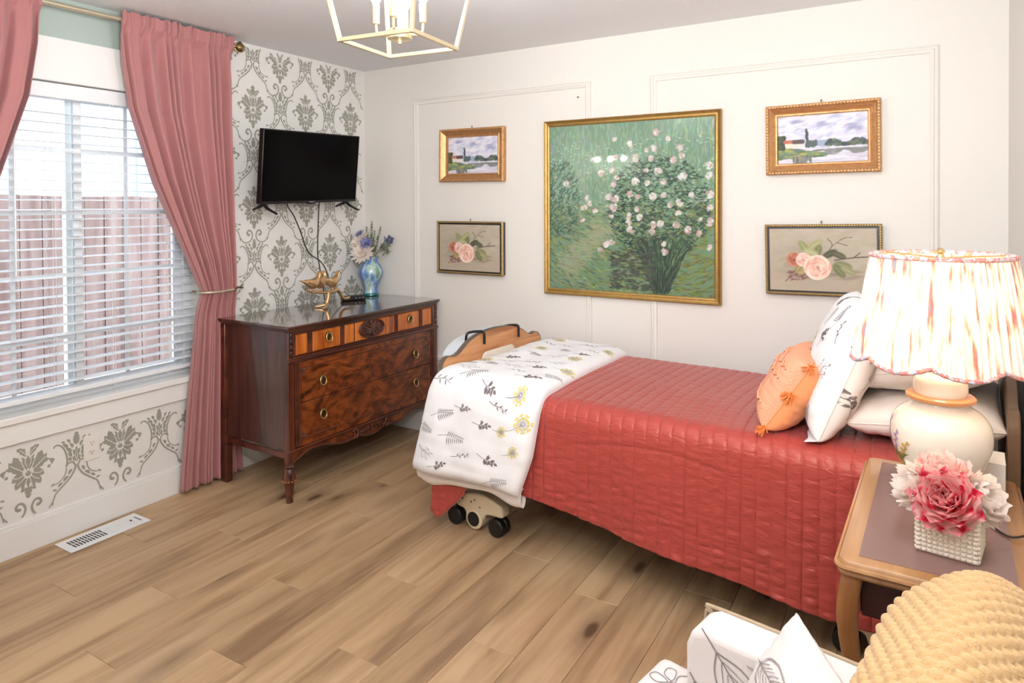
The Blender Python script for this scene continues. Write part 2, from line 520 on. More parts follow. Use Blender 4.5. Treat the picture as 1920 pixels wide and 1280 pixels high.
M_mirror = mat('mirror_glass', (0.9, 0.9, 0.9, 1), 0.02, metal=1.0)
M_bulb = mat('lit_bulb', (1, 1, 1, 1), 0.4, emit=((0.95, 0.975, 1.0, 1), CHANDELIER_E))
M_lampbulb = mat('warm_lit_bulb', (1, 1, 1, 1), 0.4, emit=((1.0, 0.82, 0.60, 1), LAMP_E))
M_vbulb = mat('vanity_lit_bulb', (1, 1, 1, 1), 0.4, emit=((1.0, 0.96, 0.90, 1), VANITY_E))


def glass_mat():
    m = bpy.data.materials.new('clear_glass'); m.use_nodes = True
    nt = m.node_tree; N = nt.nodes; N.remove(N['Principled BSDF'])
    t = N.new('ShaderNodeBsdfTransparent'); t.inputs[0].default_value = (0.96, 0.98, 0.98, 1)
    g = N.new('ShaderNodeBsdfGlossy'); g.inputs['Roughness'].default_value = 0.02
    fr = N.new('ShaderNodeFresnel'); fr.inputs[0].default_value = 1.45
    mx = N.new('ShaderNodeMixShader')
    nt.links.new(fr.outputs[0], mx.inputs[0]); nt.links.new(t.outputs[0], mx.inputs[1]); nt.links.new(g.outputs[0], mx.inputs[2])
    nt.links.new(mx.outputs[0], N['Material Output'].inputs[0])
    return m


M_glass = glass_mat()


def quilt_mat():
    m = mat('rose_satin', lin(172, 69, 62), 0.35, spec=0.6, sheen=0.1)
    nt = m.node_tree; N = nt.nodes; b = N['Principled BSDF']; b.inputs['Specular Tint'].default_value = (1.0, 0.62, 0.52, 1)
    tc = N.new('ShaderNodeTexCoord'); mp = N.new('ShaderNodeMapping'); mp.inputs['Scale'].default_value = (17, 46, 46)
    nt.links.new(tc.outputs['Object'], mp.inputs['Vector'])
    n = N.new('ShaderNodeTexNoise'); n.inputs['Scale'].default_value = 1.0; n.inputs['Detail'].default_value = 2.5; n.inputs['Distortion'].default_value = 0.8
    nt.links.new(mp.outputs[0], n.inputs['Vector'])
    bp = N.new('ShaderNodeBump'); bp.inputs['Strength'].default_value = 0.75; bp.inputs['Distance'].default_value = 0.006
    nt.links.new(n.outputs['Fac'], bp.inputs['Height']); nt.links.new(bp.outputs[0], b.inputs['Normal'])
    return m


M_quilt = quilt_mat()
M_quilthem = mat('rose_satin_binding', lin(196, 96, 86), 0.4, spec=0.35, sheen=0.2, bump=(130, 0.4, 1))


def shade_mat():
    m = bpy.data.materials.new('pleated_floral_shade'); m.use_nodes = True
    nt = m.node_tree; N = nt.nodes; L = nt.links; N.remove(N['Principled BSDF'])
    tc = N.new('ShaderNodeTexCoord')
    # streaks that follow the pleats: angle around the axis, stretched in z
    sp = N.new('ShaderNodeSeparateXYZ'); L.new(tc.outputs['Object'], sp.inputs[0])
    at = N.new('ShaderNodeMath'); at.operation = 'ARCTAN2'; L.new(sp.outputs[1], at.inputs[0]); L.new(sp.outputs[0], at.inputs[1])
    cb = N.new('ShaderNodeCombineXYZ'); L.new(at.outputs[0], cb.inputs[0]); L.new(sp.outputs[2], cb.inputs[1])
    mp = N.new('ShaderNodeMapping'); mp.inputs['Scale'].default_value = (9.0, 5.5, 1); L.new(cb.outputs[0], mp.inputs['Vector'])
    n = N.new('ShaderNodeTexNoise'); n.inputs['Scale'].default_value = 1.6; n.inputs['Detail'].default_value = 5; L.new(mp.outputs[0], n.inputs['Vector'])
    r = N.new('ShaderNodeValToRGB'); e = r.color_ramp.elements
    e[0].position = 0.29; e[0].color = lin(150, 158, 174); e[1].position = 0.57; e[1].color = lin(252, 246, 238)
    for p, c in ((0.345, lin(206, 124, 118)), (0.41, lin(238, 196, 164)), (0.48, lin(250, 238, 224))):
        k = e.new(p); k.color = c
    L.new(n.outputs['Fac'], r.inputs[0])
    d = N.new('ShaderNodeBsdfDiffuse'); t = N.new('ShaderNodeBsdfTranslucent')
    L.new(r.outputs[0], d.inputs[0]); L.new(r.outputs[0], t.inputs[0])
    mx = N.new('ShaderNodeMixShader'); mx.inputs[0].default_value = 0.28
    tint = N.new('ShaderNodeMix'); tint.data_type = 'RGBA'; tint.blend_type = 'MULTIPLY'; tint.inputs[0].default_value = 1; tint.inputs[7].default_value = (0.50, 0.47, 0.43, 1)
    L.new(r.outputs[0], tint.inputs[6]); L.new(tint.outputs[2], t.inputs[0])
    L.new(d.outputs[0], mx.inputs[1]); L.new(t.outputs[0], mx.inputs[2]); L.new(mx.outputs[0], N['Material Output'].inputs[0])
    return m


M_shade = shade_mat()


def ramp_mat(name, cols, scale, rough=0.3, axis_scale=(1, 1, 1), distort=1.0, spec=0.5, coat=0.0, detail=4):
    m = mat(name, cols[0][1], rough, spec=spec, coat=coat); nt = m.node_tree; N = nt.nodes
    tc = N.new('ShaderNodeTexCoord'); mp = N.new('ShaderNodeMapping'); mp.inputs['Scale'].default_value = axis_scale
    nt.links.new(tc.outputs['Object'], mp.inputs['Vector'])
    n = N.new('ShaderNodeTexNoise'); n.inputs['Scale'].default_value = scale; n.inputs['Detail'].default_value = detail; n.inputs['Distortion'].default_value = distort
    nt.links.new(mp.outputs[0], n.inputs['Vector'])
    r = N.new('ShaderNodeValToRGB'); e = r.color_ramp.elements
    e[0].position, e[0].color = cols[0]; e[1].position, e[1].color = cols[-1]
    for p, c in cols[1:-1]:
        k = e.new(p); k.color = c
    nt.links.new(n.outputs['Fac'], r.inputs[0]); nt.links.new(r.outputs[0], N['Principled BSDF'].inputs['Base Color'])
    return m


M_shadetrim = ramp_mat('floral_shade_trim', [(0.35, lin(160, 170, 190)), (0.45, lin(214, 196, 190)), (0.55, lin(196, 108, 116)), (0.65, lin(226, 150, 110))], 60, 0.8)
M_vase = ramp_mat('swirled_blue_glass', [(0.30, lin(56, 96, 150)), (0.46, lin(88, 130, 190)), (0.55, lin(120, 158, 204)), (0.60, lin(186, 212, 208)), (0.66, lin(150, 178, 150)), (0.74, lin(60, 130, 150))], 18, 0.1, (1, 1, 0.12), 0.4, coat=0.6)
M_teal = mat('teal_glass', lin(16, 104, 104), 0.1, coat=0.5)
M_peony = ramp_mat('pink_peony_petal', [(0.40, lin(206, 20, 62)), (0.51, lin(238, 96, 118)), (0.64, lin(252, 204, 200))], 1.9, 0.7, distort=0.3, detail=2)
M_peony2 = ramp_mat('blush_peony_petal', [(0.35, lin(240, 150, 146)), (0.48, lin(250, 200, 190)), (0.6, lin(252, 230, 220))], 1.9, 0.7, distort=0.3, detail=2)
for _m in (M_wflower, M_peony, M_peony2):
    _nt = _m.node_tree; _p = _nt.nodes['Principled BSDF']; _t = _nt.nodes.new('ShaderNodeBsdfTranslucent'); _x = _nt.nodes.new('ShaderNodeMixShader')
    _x.inputs[0].default_value = 0.45
    if _p.inputs['Base Color'].is_linked: _nt.links.new(_p.inputs['Base Color'].links[0].from_socket, _t.inputs[0])
    else: _t.inputs[0].default_value = _p.inputs['Base Color'].default_value
    _nt.links.new(_p.outputs[0], _x.inputs[1]); _nt.links.new(_t.outputs[0], _x.inputs[2]); _nt.links.new(_x.outputs[0], _nt.nodes['Material Output'].inputs[0])
M_print = vcol('painted_canvas', 0.6)
M_printg = vcol('glazed_print', 0.25, 0.5)

# ================================================================== ROOM
H = 2.44
XR, YS = 3.663, -3.75          # right wall, wall behind the camera
WY0, WY1, WZ0, WZ1 = -2.46, -1.285, 0.60, 2.06   # window opening

# floor: a dark underlay and separate planks laid along Y
fl = MB().b2(0, XR, YS, 0, -0.06, -0.006).build('floor', M_gap); struct(fl)
PWID, PLEN, PG = 0.182, 1.22, 0.0010


def plank_mesh(length, width):
    c = 0.0016; w, l = (width - PG) / 2, (length - PG) / 2
    mb = MB()
    V = [(-w, -l, -0.006), (w, -l, -0.006), (w, l, -0.006), (-w, l, -0.006), (-w, -l, -c), (w, -l, -c), (w, l, -c), (-w, l, -c),
         (-w + c, -l + c, 0), (w - c, -l + c, 0), (w - c, l - c, 0), (-w + c, l - c, 0)]
    F = [(8, 9, 10, 11)]
    for a in (0, 4):
        for k in range(4):
            F.append((a + k, a + (k + 1) % 4, a + 4 + (k + 1) % 4, a + 4 + k))
    mb.add(V, F)
    me = mb.mesh('plank'); me.materials.append(M_oak)
    return me


offs = [0.10, 0.71, 0.33, 0.95, 0.52, 0.18, 0.80, 0.40, 1.05, 0.62, 0.25, 0.88]
pm = plank_mesh(PLEN, PWID)
x = 0.006; row = 0
while x < XR - 0.01:
    w = min(PWID, XR - x)
    y = YS - PLEN + offs[row % 12]
    while y < 0:
        a, b = max(y, YS), min(y + PLEN, 0)
        if b - a > 0.03:
            me = pm if (b - a > PLEN - 1e-4 and w > PWID - 1e-4) else plank_mesh(b - a, w)
            o = bpy.data.objects.new('plank', me); C.objects.link(o); o.parent = fl
            o.location = (x + w / 2, (a + b) / 2, 0.0)
        y += PLEN
    x += PWID; row += 1

struct(MB().b2(0, XR, YS, 0, H, H + 0.08).build('ceiling', M_ceil))
struct(MB().b2(-0.14, XR + 0.1, 0, 0.1, -0.05, H + 0.08).build('wall_back', M_wall))
struct(MB().b2(XR, XR + 0.1, YS - 0.1, 0, -0.05, H + 0.08).build('wall_right', M_wall))
struct(MB().b2(-0.14, XR + 0.1, YS - 0.1, YS, -0.05, H + 0.08).build('wall_front', M_wall))
wl = MB()
wl.b2(-0.14, 0, YS, WY0, -0.05, H + 0.08).b2(-0.14, 0, WY1, 0, -0.05, H + 0.08)
wl.b2(-0.14, 0, WY0, WY1, -0.05, 0.578).b2(-0.14, 0, WY0, WY1, WZ1, H + 0.08)
wl = struct(wl.build('wall_left', M_wall_l))
MB().b2(0, 0.0012, -2.72, -1.11, 2.2, H).build('sage_paint_band', M_sage, wl)['label'] = 'sage green paint above the window'


# ---- the stencilled damask (thin paint), one child of the wall
def motif_a():
    R = []
    lf = lambda p, q, w, k=7, b=0.0, l=0.2: leaf2(p, q, w, k, b, l, 0.7)
    R += lf((0.000, 0.058), (0.000, 0.122), 0.030, 8, 0, 0.3)
    R += lf((0.010, 0.060), (0.044, 0.092), 0.024, 7, 0.10, 0.25)
    R += lf((0.006, 0.050), (0.030, 0.080), 0.014, 6, 0.05)
    R += lf((0.006, -0.010), (0.026, 0.054), 0.016, 6, 0.12, 0.1)
    R += lf((0.013, -0.004), (0.056, 0.062), 0.034, 8, -0.06, 0.25)
    R += lf((0.018, -0.012), (0.074, 0.044), 0.030, 8, -0.10, 0.25)
    R += lf((0.020, -0.020), (0.086, 0.016), 0.028, 8, 0.14, 0.2)
    R += lf((0.082, 0.014), (0.092, -0.016), 0.018, 5, 0.35, 0)
    R += disc2((0.083, -0.019), 0.0075)
    R += lf((0.014, -0.031), (0.064, -0.046), 0.034, 7, 0.16, 0.15)
    R += lf((0.010, -0.038), (0.050, -0.082), 0.032, 7, 0.10, 0.15)
    R += lf((0.005, -0.042), (0.024, -0.090), 0.019, 6, 0.08, 0.1)
    R += lf((0.004, -0.088), (0.030, -0.100), 0.018, 5, 0.2, 0)
    R = mirror2(R)
    R += lf((0, 0.0), (0, 0.056), 0.017, 7, 0, 0)
    R += disc2((0, -0.024), 0.012, 10)
    R += lf((0, -0.042), (0, -0.086), 0.013, 6, 0, 0)
    R += lf((0, -0.080), (0, -0.134), 0.026, 7, 0, 0.25)
    return R


def motif_b():
    R = []
    R += strip2([(0.096, 0.098), (0.090, 0.108), (0.074, 0.106), (0.056, 0.088), (0.044, 0.056), (0.040, 0.020), (0.046, 0.0)], 0.006, 0.009)
    R += strip2([(0.044, 0.0), (0.036, 0.012), (0.018, 0.014), (0.008, 0.0), (0.004, -0.010)], 0.0075)
    R += strip2([(0.004, -0.004), (0.010, -0.026), (0.030, -0.056), (0.062, -0.084), (0.090, -0.108), (0.102, -0.142)], 0.009, 0.006)
    R += strip2([(0.044, -0.004), (0.048, -0.028), (0.064, -0.052), (0.092, -0.066)], 0.006, 0.0045)
    R += leaf2((0.092, -0.060), (0.110, -0.068), 0.010, 4)
    R += leaf2((0.084, -0.092), (0.104, -0.088), 0.010, 4)
    R += strip2([(0.104, -0.140), (0.120, -0.162), (0.148, -0.170), (0.176, -0.156), (0.186, -0.128), (0.176, -0.104), (0.160, -0.100), (0.150, -0.114), (0.158, -0.126), (0.168, -0.122)], 0.006, 0.013)
    R += leaf2((0.100, -0.140), (0.106, -0.160), 0.007, 4)
    for (x0, y0, x1, y1, w) in ((0.020, -0.016, 0.034, -0.040, 0.010), (0.034, -0.044, 0.058, -0.066, 0.010), (0.060, -0.066, 0.080, -0.082, 0.009),
                                (0.026, 0.020, 0.034, 0.040, 0.011), (0.022, 0.038, 0.038, 0.062, 0.011), (0.022, 0.058, 0.046, 0.084, 0.012),
                                (0.016, 0.078, 0.030, 0.104, 0.010), (0.036, 0.082, 0.060, 0.106, 0.011), (0.006, 0.092, 0.014, 0.122, 0.010),
                                (0.028, 0.104, 0.042, 0.124, 0.009), (0.050, 0.106, 0.064, 0.120, 0.008), (0.012, 0.014, 0.018, 0.040, 0.007), (0.012, 0.046, 0.016, 0.072, 0.007)):
        R += leaf2((x0, y0), (x1, y1), w * 1.35, 4, 0.12, 0, 0.75)
    R += strip2([(0, 0.012), (0.009, 0.038), (0, 0.080)], 0.005)
    R = mirror2(R)
    R += leaf2((0, 0.022), (0, 0.066), 0.007, 4) + leaf2((0, 0.110), (0, 0.150), 0.024, 6, 0, 0.3, 0.7) + leaf2((0, 0.088), (0, 0.108), 0.010, 4)
    return R


PA, PB = motif_a(), motif_b()
polys = []
rows = [2.355, 2.065, 1.772, 1.478, 1.18, 0.885]
for j, z in enumerate(rows):
    for k in range(-1, 5):
        y = -0.93 + 0.1985 * k
        if (k + j) % 2: polys += place2(PA, y, z + 0.02)
        else: polys += place2(PB, y, z - 0.02)
VE = mirror2(strip2([(0.006, -0.02), (0.022, 0.02), (0.040, 0.066)], 0.003) + strip2([(0.012, -0.018), (0.040, 0.006), (0.070, 0.030)], 0.003) + strip2([(0.008, -0.034), (0.028, -0.052), (0.044, -0.062)], 0.003) + strip2([(0.004, -0.040), (0.012, -0.066), (0.016, -0.088)], 0.0026) + strip2([(0.004, 0.006), (0.012, 0.034), (0.004, 0.058)], 0.0026) + strip2([(0.006, 0.056), (0.018, 0.072), (0.032, 0.086)], 0.0024) + strip2([(0.013, -0.024), (0.042, -0.034), (0.060, -0.026)], 0.003))
vein = []
for j, z in enumerate(rows):
    for k in range(-1, 5):
        if (k + j) % 2: vein += place2(VE, -0.93 + 0.1985 * k, z + 0.02)
for k in range(-9, 1):
    if k % 2 == 0: vein += place2(VE, -0.925 + 0.1985 * k, 0.362)
vein = [p for p in vein if max(b for a, b in p) < 2.43]
keep = [p for p in polys if max(b for a, b in p) < 2.43 and max(a for a, b in p) < -0.008 and min(a for a, b in p) > -1.14]
low = []
for k in range(-9, 1):
    y = -0.93 + 0.1985 * k + 0.005
    low += place2(PA, y, 0.362) if k % 2 == 0 else place2(PB, y, 0.315)
keep += [p for p in low if max(b for a, b in p) < 0.478 and min(b for a, b in p) > 0.15 and max(a for a, b in p) < -0.9]
lay([(vein, 0)], lambda a, b: np.stack([np.zeros_like(a), a, b], -1), 0.0016).build('stencil_veins', M_wall_l, wl, fix=False)['kind'] = 'stuff'
st = lay([(keep, 0)], lambda a, b: np.stack([np.zeros_like(a), a, b], -1), 0.0007).build('damask_stencil', M_stencil, wl, fix=False)
st['label'] = 'taupe damask stencil pattern'; st['kind'] = 'stuff'


# ---- baseboards, window casing
def baseboard(name, x0, x1, y0, y1):
    mb = MB().b2(x0, x1, y0, y1, 0, 0.128)
    mb.b2(x0, x1 - (0.006 if x1 - x0 < 0.1 else 0), y0 + (0.006 if x1 - x0 > 0.1 else 0), y1, 0.128, 0.142)
    return struct(mb.build(name, M_trim, bevel=0.002))


baseboard('baseboard_left', 0.0, 0.016, YS, -0.001)
baseboard('baseboard_back', 0.016, XR, -0.016, 0.0)
struct(MB().b2(XR - 0.016, XR, YS, -0.016, 0, 0.14).build('baseboard_right', M_trim, bevel=0.002))

w1 = struct(thing('window_1', None, None))
mb = MB()
mb.b2(0.0, 0.020, WY0 - 0.10, WY1 + 0.10, WZ1, 2.255)
mb.build('head_casing', M_trim, w1, bevel=0.002)
MB().b2(0.0, 0.018, WY0 - 0.10, WY0, WZ0 + 0.004, WZ1).build('side_casing', M_trim, w1, bevel=0.002)
MB().b2(0.0, 0.018, WY1, WY1 + 0.10, WZ0 + 0.004, WZ1).build('side_casing', M_trim, w1, bevel=0.002)
MB().b2(-0.135, 0.034, WY0 - 0.12, WY1 + 0.12, 0.574, WZ0 + 0.004).build('window_sill', M_trim, w1, bevel=0.004)
MB().b2(0.0, 0.018, WY0 - 0.10, WY1 + 0.10, 0.484, 0.572).build('apron', M_trim, w1, bevel=0.002)
# vinyl frame, two sashes
xf0, xf1 = -0.135, -0.075
mb = MB(); fwid = 0.042
mb.b2(xf0, xf1, WY0, WY0 + fwid, WZ0, WZ1).b2(xf0, xf1, WY1 - fwid, WY1, WZ0, WZ1).b2(xf0, xf1, WY0 + fwid, WY1 - fwid, WZ0, WZ0 + 0.03).b2(xf0, xf1, WY0 + fwid, WY1 - fwid, WZ1 - 0.03, WZ1)
mb.build('window_frame', M_vinyl, w1, bevel=0.003)
YM = -1.872
for (a, b, xs) in ((WY0 + fwid, YM + 0.03, -0.085), (YM - 0.03, WY1 - fwid, -0.112)):
    s = MB(); z0, z1 = WZ0 + 0.03, WZ1 - 0.03; t = 0.035
    s.b2(xs - 0.022, xs + 0.012, a, a + t, z0, z1).b2(xs - 0.022, xs + 0.012, b - t, b, z0, z1).b2(xs - 0.022, xs + 0.012, a + t, b - t, z0, z0 + t).b2(xs - 0.022, xs + 0.012, a + t, b - t, z1 - t, z1)
    so = s.build('sash', M_vinyl, w1, bevel=0.002)
    MB().b2(xs - 0.006, xs - 0.002, a + t, b - t, z0 + t, z1 - t).build('pane', M_glass, so)
    ym = (a + b) / 2
    MB().b2(xs + 0.0, xs + 0.006, ym - 0.009, ym + 0.009, z0 + t, z1 - t).build('muntin', M_vinyl, so)
    for z in (0.893, 1.182, 1.470, 1.765):
        MB().b2(xs + 0.001, xs + 0.007, a + t, b - t, z - 0.009, z + 0.009).build('muntin', M_vinyl, so)
MB().b2(-0.072, -0.055, YM - 0.018, YM + 0.012, 1.36, 1.44).build('latch', M_vinyl, w1, bevel=0.004)

# ---- outside: fence and the next house
gd = struct(MB().b2(-9, -0.15, -9, 7, -0.35, -0.25).build('ground_outside', M_ground))
fence = thing('cedar_fence', 'reddish cedar board fence seen through the window blinds', 'fence', (-2.0, 0, -0.25))
bmsh = MB().b2(-0.009, 0.009, -0.068, 0.068, 0.03, 1.84).mesh('board'); bmsh.materials.append(M_fence)
for i in range(44):
    o = bpy.data.objects.new('board', bmsh); C.objects.link(o); o.parent = fence
    o.location = (random.uniform(-0.004, 0.004), -3.2 + i * 0.142, random.uniform(-0.012, 0.004))
for z in (0.35, 1.5):
    MB().b2(-0.055, -0.014, -3.3, 3.1, z - 0.045, z + 0.045).build('rail', M_fence, fence)
for y in (-3.0, -0.9, 1.2):
    MB().b2(-0.15, -0.058, y - 0.045, y + 0.045, 0.0, 1.8).build('post', M_fence, fence)
hs = thing('neighbour_house', 'white house wall with pale blue panels beyond the fence', 'house', (-4.6, 0, -0.25))
MB().b2(-0.3, -0.02, -6, 7, 0, 5.4).build('house_wall', M_siding, hs)
for i in range(13):
    y = -4.4 + i * 0.78
    MB().b2(-0.02, 0.02, y, y + 0.30, 0.2, 5.3).build('blue_panel', M_siding2, hs)

# ---- blind
BY0, BY1, BX = WY0 + 0.012, WY1 - 0.012, -0.032
bl = thing('window_blind', 'white slatted horizontal blind hanging open in the window', 'blind', (BX, (BY0 + BY1) / 2, 0))
hw = (BY1 - BY0) / 2
MB().b2(-0.03, 0.028, -hw, hw, 1.988, 2.056).build('valance', M_slat, bl, bevel=0.004)
NS = 29
zs = [0.700 + i * 0.0437 for i in range(NS)]
sg = MB()
P = np.zeros((2, 7, 3))
for i, yy in enumerate((-hw + 0.004, hw - 0.004)):
    for k in range(7):
        u = (k / 6 - 0.5)
        P[i, k] = (u * 0.050 * math.cos(0.10), yy, 0.0025 * (1 - (2 * u) ** 2) - u * 0.050 * math.sin(0.05))
sg.grid(P); P2 = P.copy(); P2[:, :, 2] -= 0.0026; sg.grid(P2, flip=True)
n0 = 0
for (k) in (0, 6):
    sg.add([P[0, k], P[1, k], P2[1, k], P2[0, k]], [(0, 1, 2, 3)])
sm = sg.mesh('slat', 35); sm.materials.append(M_slat)
for z in zs:
    o = bpy.data.objects.new('slat', sm); C.objects.link(o); o.parent = bl; o.location = (0, 0, z)
MB().b2(-0.022, 0.022, -hw + 0.004, hw - 0.004, 0.642, 0.664).build('bottom_rail', M_slat, bl, bevel=0.004)
for y in (-0.40, -0.13, 0.13, 0.40):
    mb = MB()
    for xx in (-0.027, 0.027):
        mb.tube([(xx, y, 0.65), (xx, y, 1.99)], 0.0011, 5)
    mb.tube([(0.0275, y + 0.012, 0.648), (0.0275, y + 0.012, 1.99)], 0.0010, 5)
    mb.tube([(0.026, y, 0.645), (0.032, y + 0.006, 0.632), (0.034, y + 0.02, 0.626)], 0.0012, 5)
    mb.build('ladder_cord', M_slat, bl)
MB().tube([(0.034, -0.28, 1.98), (0.036, -0.28, 1.2)], 0.004, 8).build('tilt_wand', M_vinyl, bl)

# ---- curtain rod and curtains
RX, RZ = 0.085, 2.385
rod = thing('curtain_rod', 'champagne metal curtain rod with round openwork finial above the window', 'curtain rod', (RX, -1.9, RZ))
MB().tube([(0, -0.95, 0), (0, 0.775, 0)], 0.0125, 16).build('pole', M_champ, rod, smooth=40)
for s, yy in ((1, 0.812), (-1, -0.99)):
    f = MB().lathe([(0.010, -0.036), (0.015, -0.030), (0.010, -0.024), (0.017, -0.018), (0.027, -0.006), (0.029, 0.004), (0.025, 0.016), (0.014, 0.026), (0.004, 0.029)], (0, 0, 0), 18, 'y')
    fo = f.build('finial', M_brass, rod, smooth=40); fo.location = (0, yy, 0)
    if s < 0: fo.rotation_euler = (0, 0, PI)
    g = MB()
    for k in range(5):
        g.tube([(0.030 * math.cos(t) * math.cos(k * 1.257 + t * 0.35), 0.004 + 0.030 * math.sin(t), 0.030 * math.cos(t) * math.sin(k * 1.257 + t * 0.35)) for t in np.linspace(-1.3, 1.3, 9)], 0.0022, 5)
    g.build('openwork', M_brass, fo, smooth=60)
    MB().tube([(-0.083, yy - 0.07 * s, -0.012), (-0.02, yy - 0.07 * s, -0.014), (0, yy - 0.07 * s, -0.004)], 0.006, 8).build('bracket', M_champ, rod, smooth=40)


def curtain(name, label, mir):
    """v from top to bottom, u across. Right-hand curtain when mir is False"""
    zk = [2.412, 2.395, 2.36, 2.2, 1.97, 1.62, 1.30, 1.10, 1.045, 0.99, 0.80, 0.45, 0.10, 0.02]
    yl = [-1.742, -1.740, -1.744, -1.735, -1.700, -1.585, -1.445, -1.355, -1.332, -1.345, -1.365, -1.405, -1.440, -1.445]
    yr = [-1.128, -1.130, -1.132, -1.130, -1.130, -1.125, -1.122, -1.118, -1.118, -1.115, -1.105, -1.090, -1.075, -1.070]
    NU, NV = 340, 150
    z = np.concatenate([np.linspace(2.425, 2.36, 16), np.linspace(2.35, 0.02, NV - 16)])
    L = np.interp(-z, [-k for k in zk], yl); R_ = np.interp(-z, [-k for k in zk], yr)
    u = np.linspace(0, 1, NU)
    U, Z = np.meshgrid(u, z, indexing='ij')
    LL, RR = L[None, :], R_[None, :]
    # uneven pleats that keep their identity from top to hem
    ph = 2 * PI * (10.5 * U + 0.42 * np.sin(2 * PI * U * 2.3 + 0.6) + 0.22 * np.sin(2 * PI * U * 5.1))
    ph = ph + 0.25 * wobble(U * 6, Z * 1.5, 3)
    wid = np.clip((RR - LL) / 0.61, 0.3, 1.0)
    amp = 0.026 * np.interp(-Z, [-2.43, -2.36, -2.2, -1.6, -1.10, -1.04, -0.9, -0.4, 0], [0.35, 0.35, 0.8, 1.05, 0.75, 0.55, 0.8, 1.1, 1.15])
    fold = np.sin(ph) + 0.35 * np.sin(2 * ph + 1.0)
    X = RX + amp * fold + 0.004 * wobble(U * 9, Z * 4, 5)
    # header ruffle round the rod
    hd = np.clip((Z - 2.325) / 0.04, 0, 1)
    X = X * (1 - hd) + hd * (RX + 0.024 + 0.007 * np.sin(ph * 1.9) + 0.003 * np.sin(ph * 4.3))
    X = np.maximum(X, 0.030)
    Y = LL + (RR - LL) * (U + 0.012 * np.sin(ph + 0.8) * wid)
    Zz = Z + 0.006 * np.sin(ph * 1.7) * np.clip((Z - 2.40) / 0.02, 0, 1)
    sag = np.clip(1 - abs(Z - 1.22) / 0.22, 0, 1)
    X = X + 0.012 * sag * np.sin(U * PI)
    lw = np.clip((1.02 - Z) / 0.10, 0, 1)
    X = X * (1 - lw) + lw * np.minimum(0.030 + (X - 0.030) * 0.62, 0.078)
    if mir: Y = 2 * -1.9145 - Y
    P = np.stack([X, Y, Zz], -1)
    root = thing(name, label, 'curtain', (0, -1.435 if not mir else -2.394, 0))
    P[..., 1] -= root.location.y
    a = npmesh('drape', P, M_velvet, root, flip=mir)
    sd = a.modifiers.new('thick', 'SOLIDIFY'); sd.thickness = 0.003; sd.offset = -1
    # stitched hem line and header seam
    for zz in (0.115, 2.352):
        j = int(np.argmin(abs(z - zz)))
        MB().tube([tuple(P[i, j] + np.array([0.002, 0, 0])) for i in range(0, NU, 2)], 0.0012, 4).build('seam', M_velvet, root, smooth=60)
    # metal holdback arm with a twig end
    s = -1 if mir else 1; cy = root.location.y; f = lambda y: s * (y + 1.435)
    yb, ye = -1.342, -1.105
    arc = [(0.050, f(yb + 0.015), 1.045), (0.075, f(yb - 0.004), 1.045), (0.115, f(yb + 0.004), 1.045), (0.136, f(yb + 0.03), 1.045), (0.146, f(yb + 0.08), 1.044), (0.146, f(yb + 0.14), 1.046), (0.142, f(yb + 0.165), 1.047)]
    MB().tube(smoothpath(arc, 26), 0.0065, 10).build('holdback_arm', M_champ, root, smooth=50)
    t = MB()
    t.tube(smoothpath([(0.142, f(yb + 0.165), 1.047), (0.134, f(yb + 0.20), 1.056), (0.118, f(ye), 1.048), (0.090, f(ye + 0.03), 1.050)], 16), [0.0055] * 12 + [0.004, 0.003, 0.002, 0.001], 8)
    t.tube(smoothpath([(0.136, f(yb + 0.18), 1.046), (0.128, f(ye - 0.01), 1.060), (0.11, f(ye + 0.012), 1.066)], 8), 0.0035, 6)
    t.tube(smoothpath([(0.128, f(yb + 0.20), 1.058), (0.112, f(ye + 0.005), 1.044)], 5), 0.003, 6)
    t.build('holdback_twig', M_brass, root, smooth=50)
    MB().tube([(0.001, f(yb + 0.015), 1.045), (0.052, f(yb + 0.015), 1.045)], 0.006, 8).build('holdback_stem', M_brass, root, smooth=50)
    return root


curtain('curtain', 'dusty rose velvet curtain tied back beside the dresser', False)
curtain('curtain', 'dusty rose velvet curtain at the picture edge, far from the dresser', True)

# ---- outlet and floor register
ol = thing('wall_outlet', 'white double wall outlet below the window', 'outlet', (0, -1.852, 0.371))
MB().b2(0, 0.005, -0.036, 0.036, -0.058, 0.058).build('cover_plate', M_plate, ol, bevel=0.002)
for z in (-0.021, 0.021):
    r = MB().prism([(0.014 * math.cos(t) * 1.15, z + max(-0.0135, min(0.0135, 0.017 * math.sin(t)))) for t in np.linspace(0, 2 * PI, 20, endpoint=False)], 0.005, 0.0075, 'x').build('receptacle', M_plate, ol)
    MB().b2(0.0074, 0.0079, -0.0075, -0.0055, z - 0.002, z + 0.007).b2(0.0074, 0.0079, 0.0055, 0.0075, z - 0.001, z + 0.006).sphere((0.0075, 0, z - 0.008), 0.0024, 8, 6, (0.3, 1, 1)).build('slots', M_slot, r)
MB().sphere((0.005, 0, 0), 0.003, 8, 6, (0.4, 1, 1)).build('screw', M_vent, ol, smooth=60)

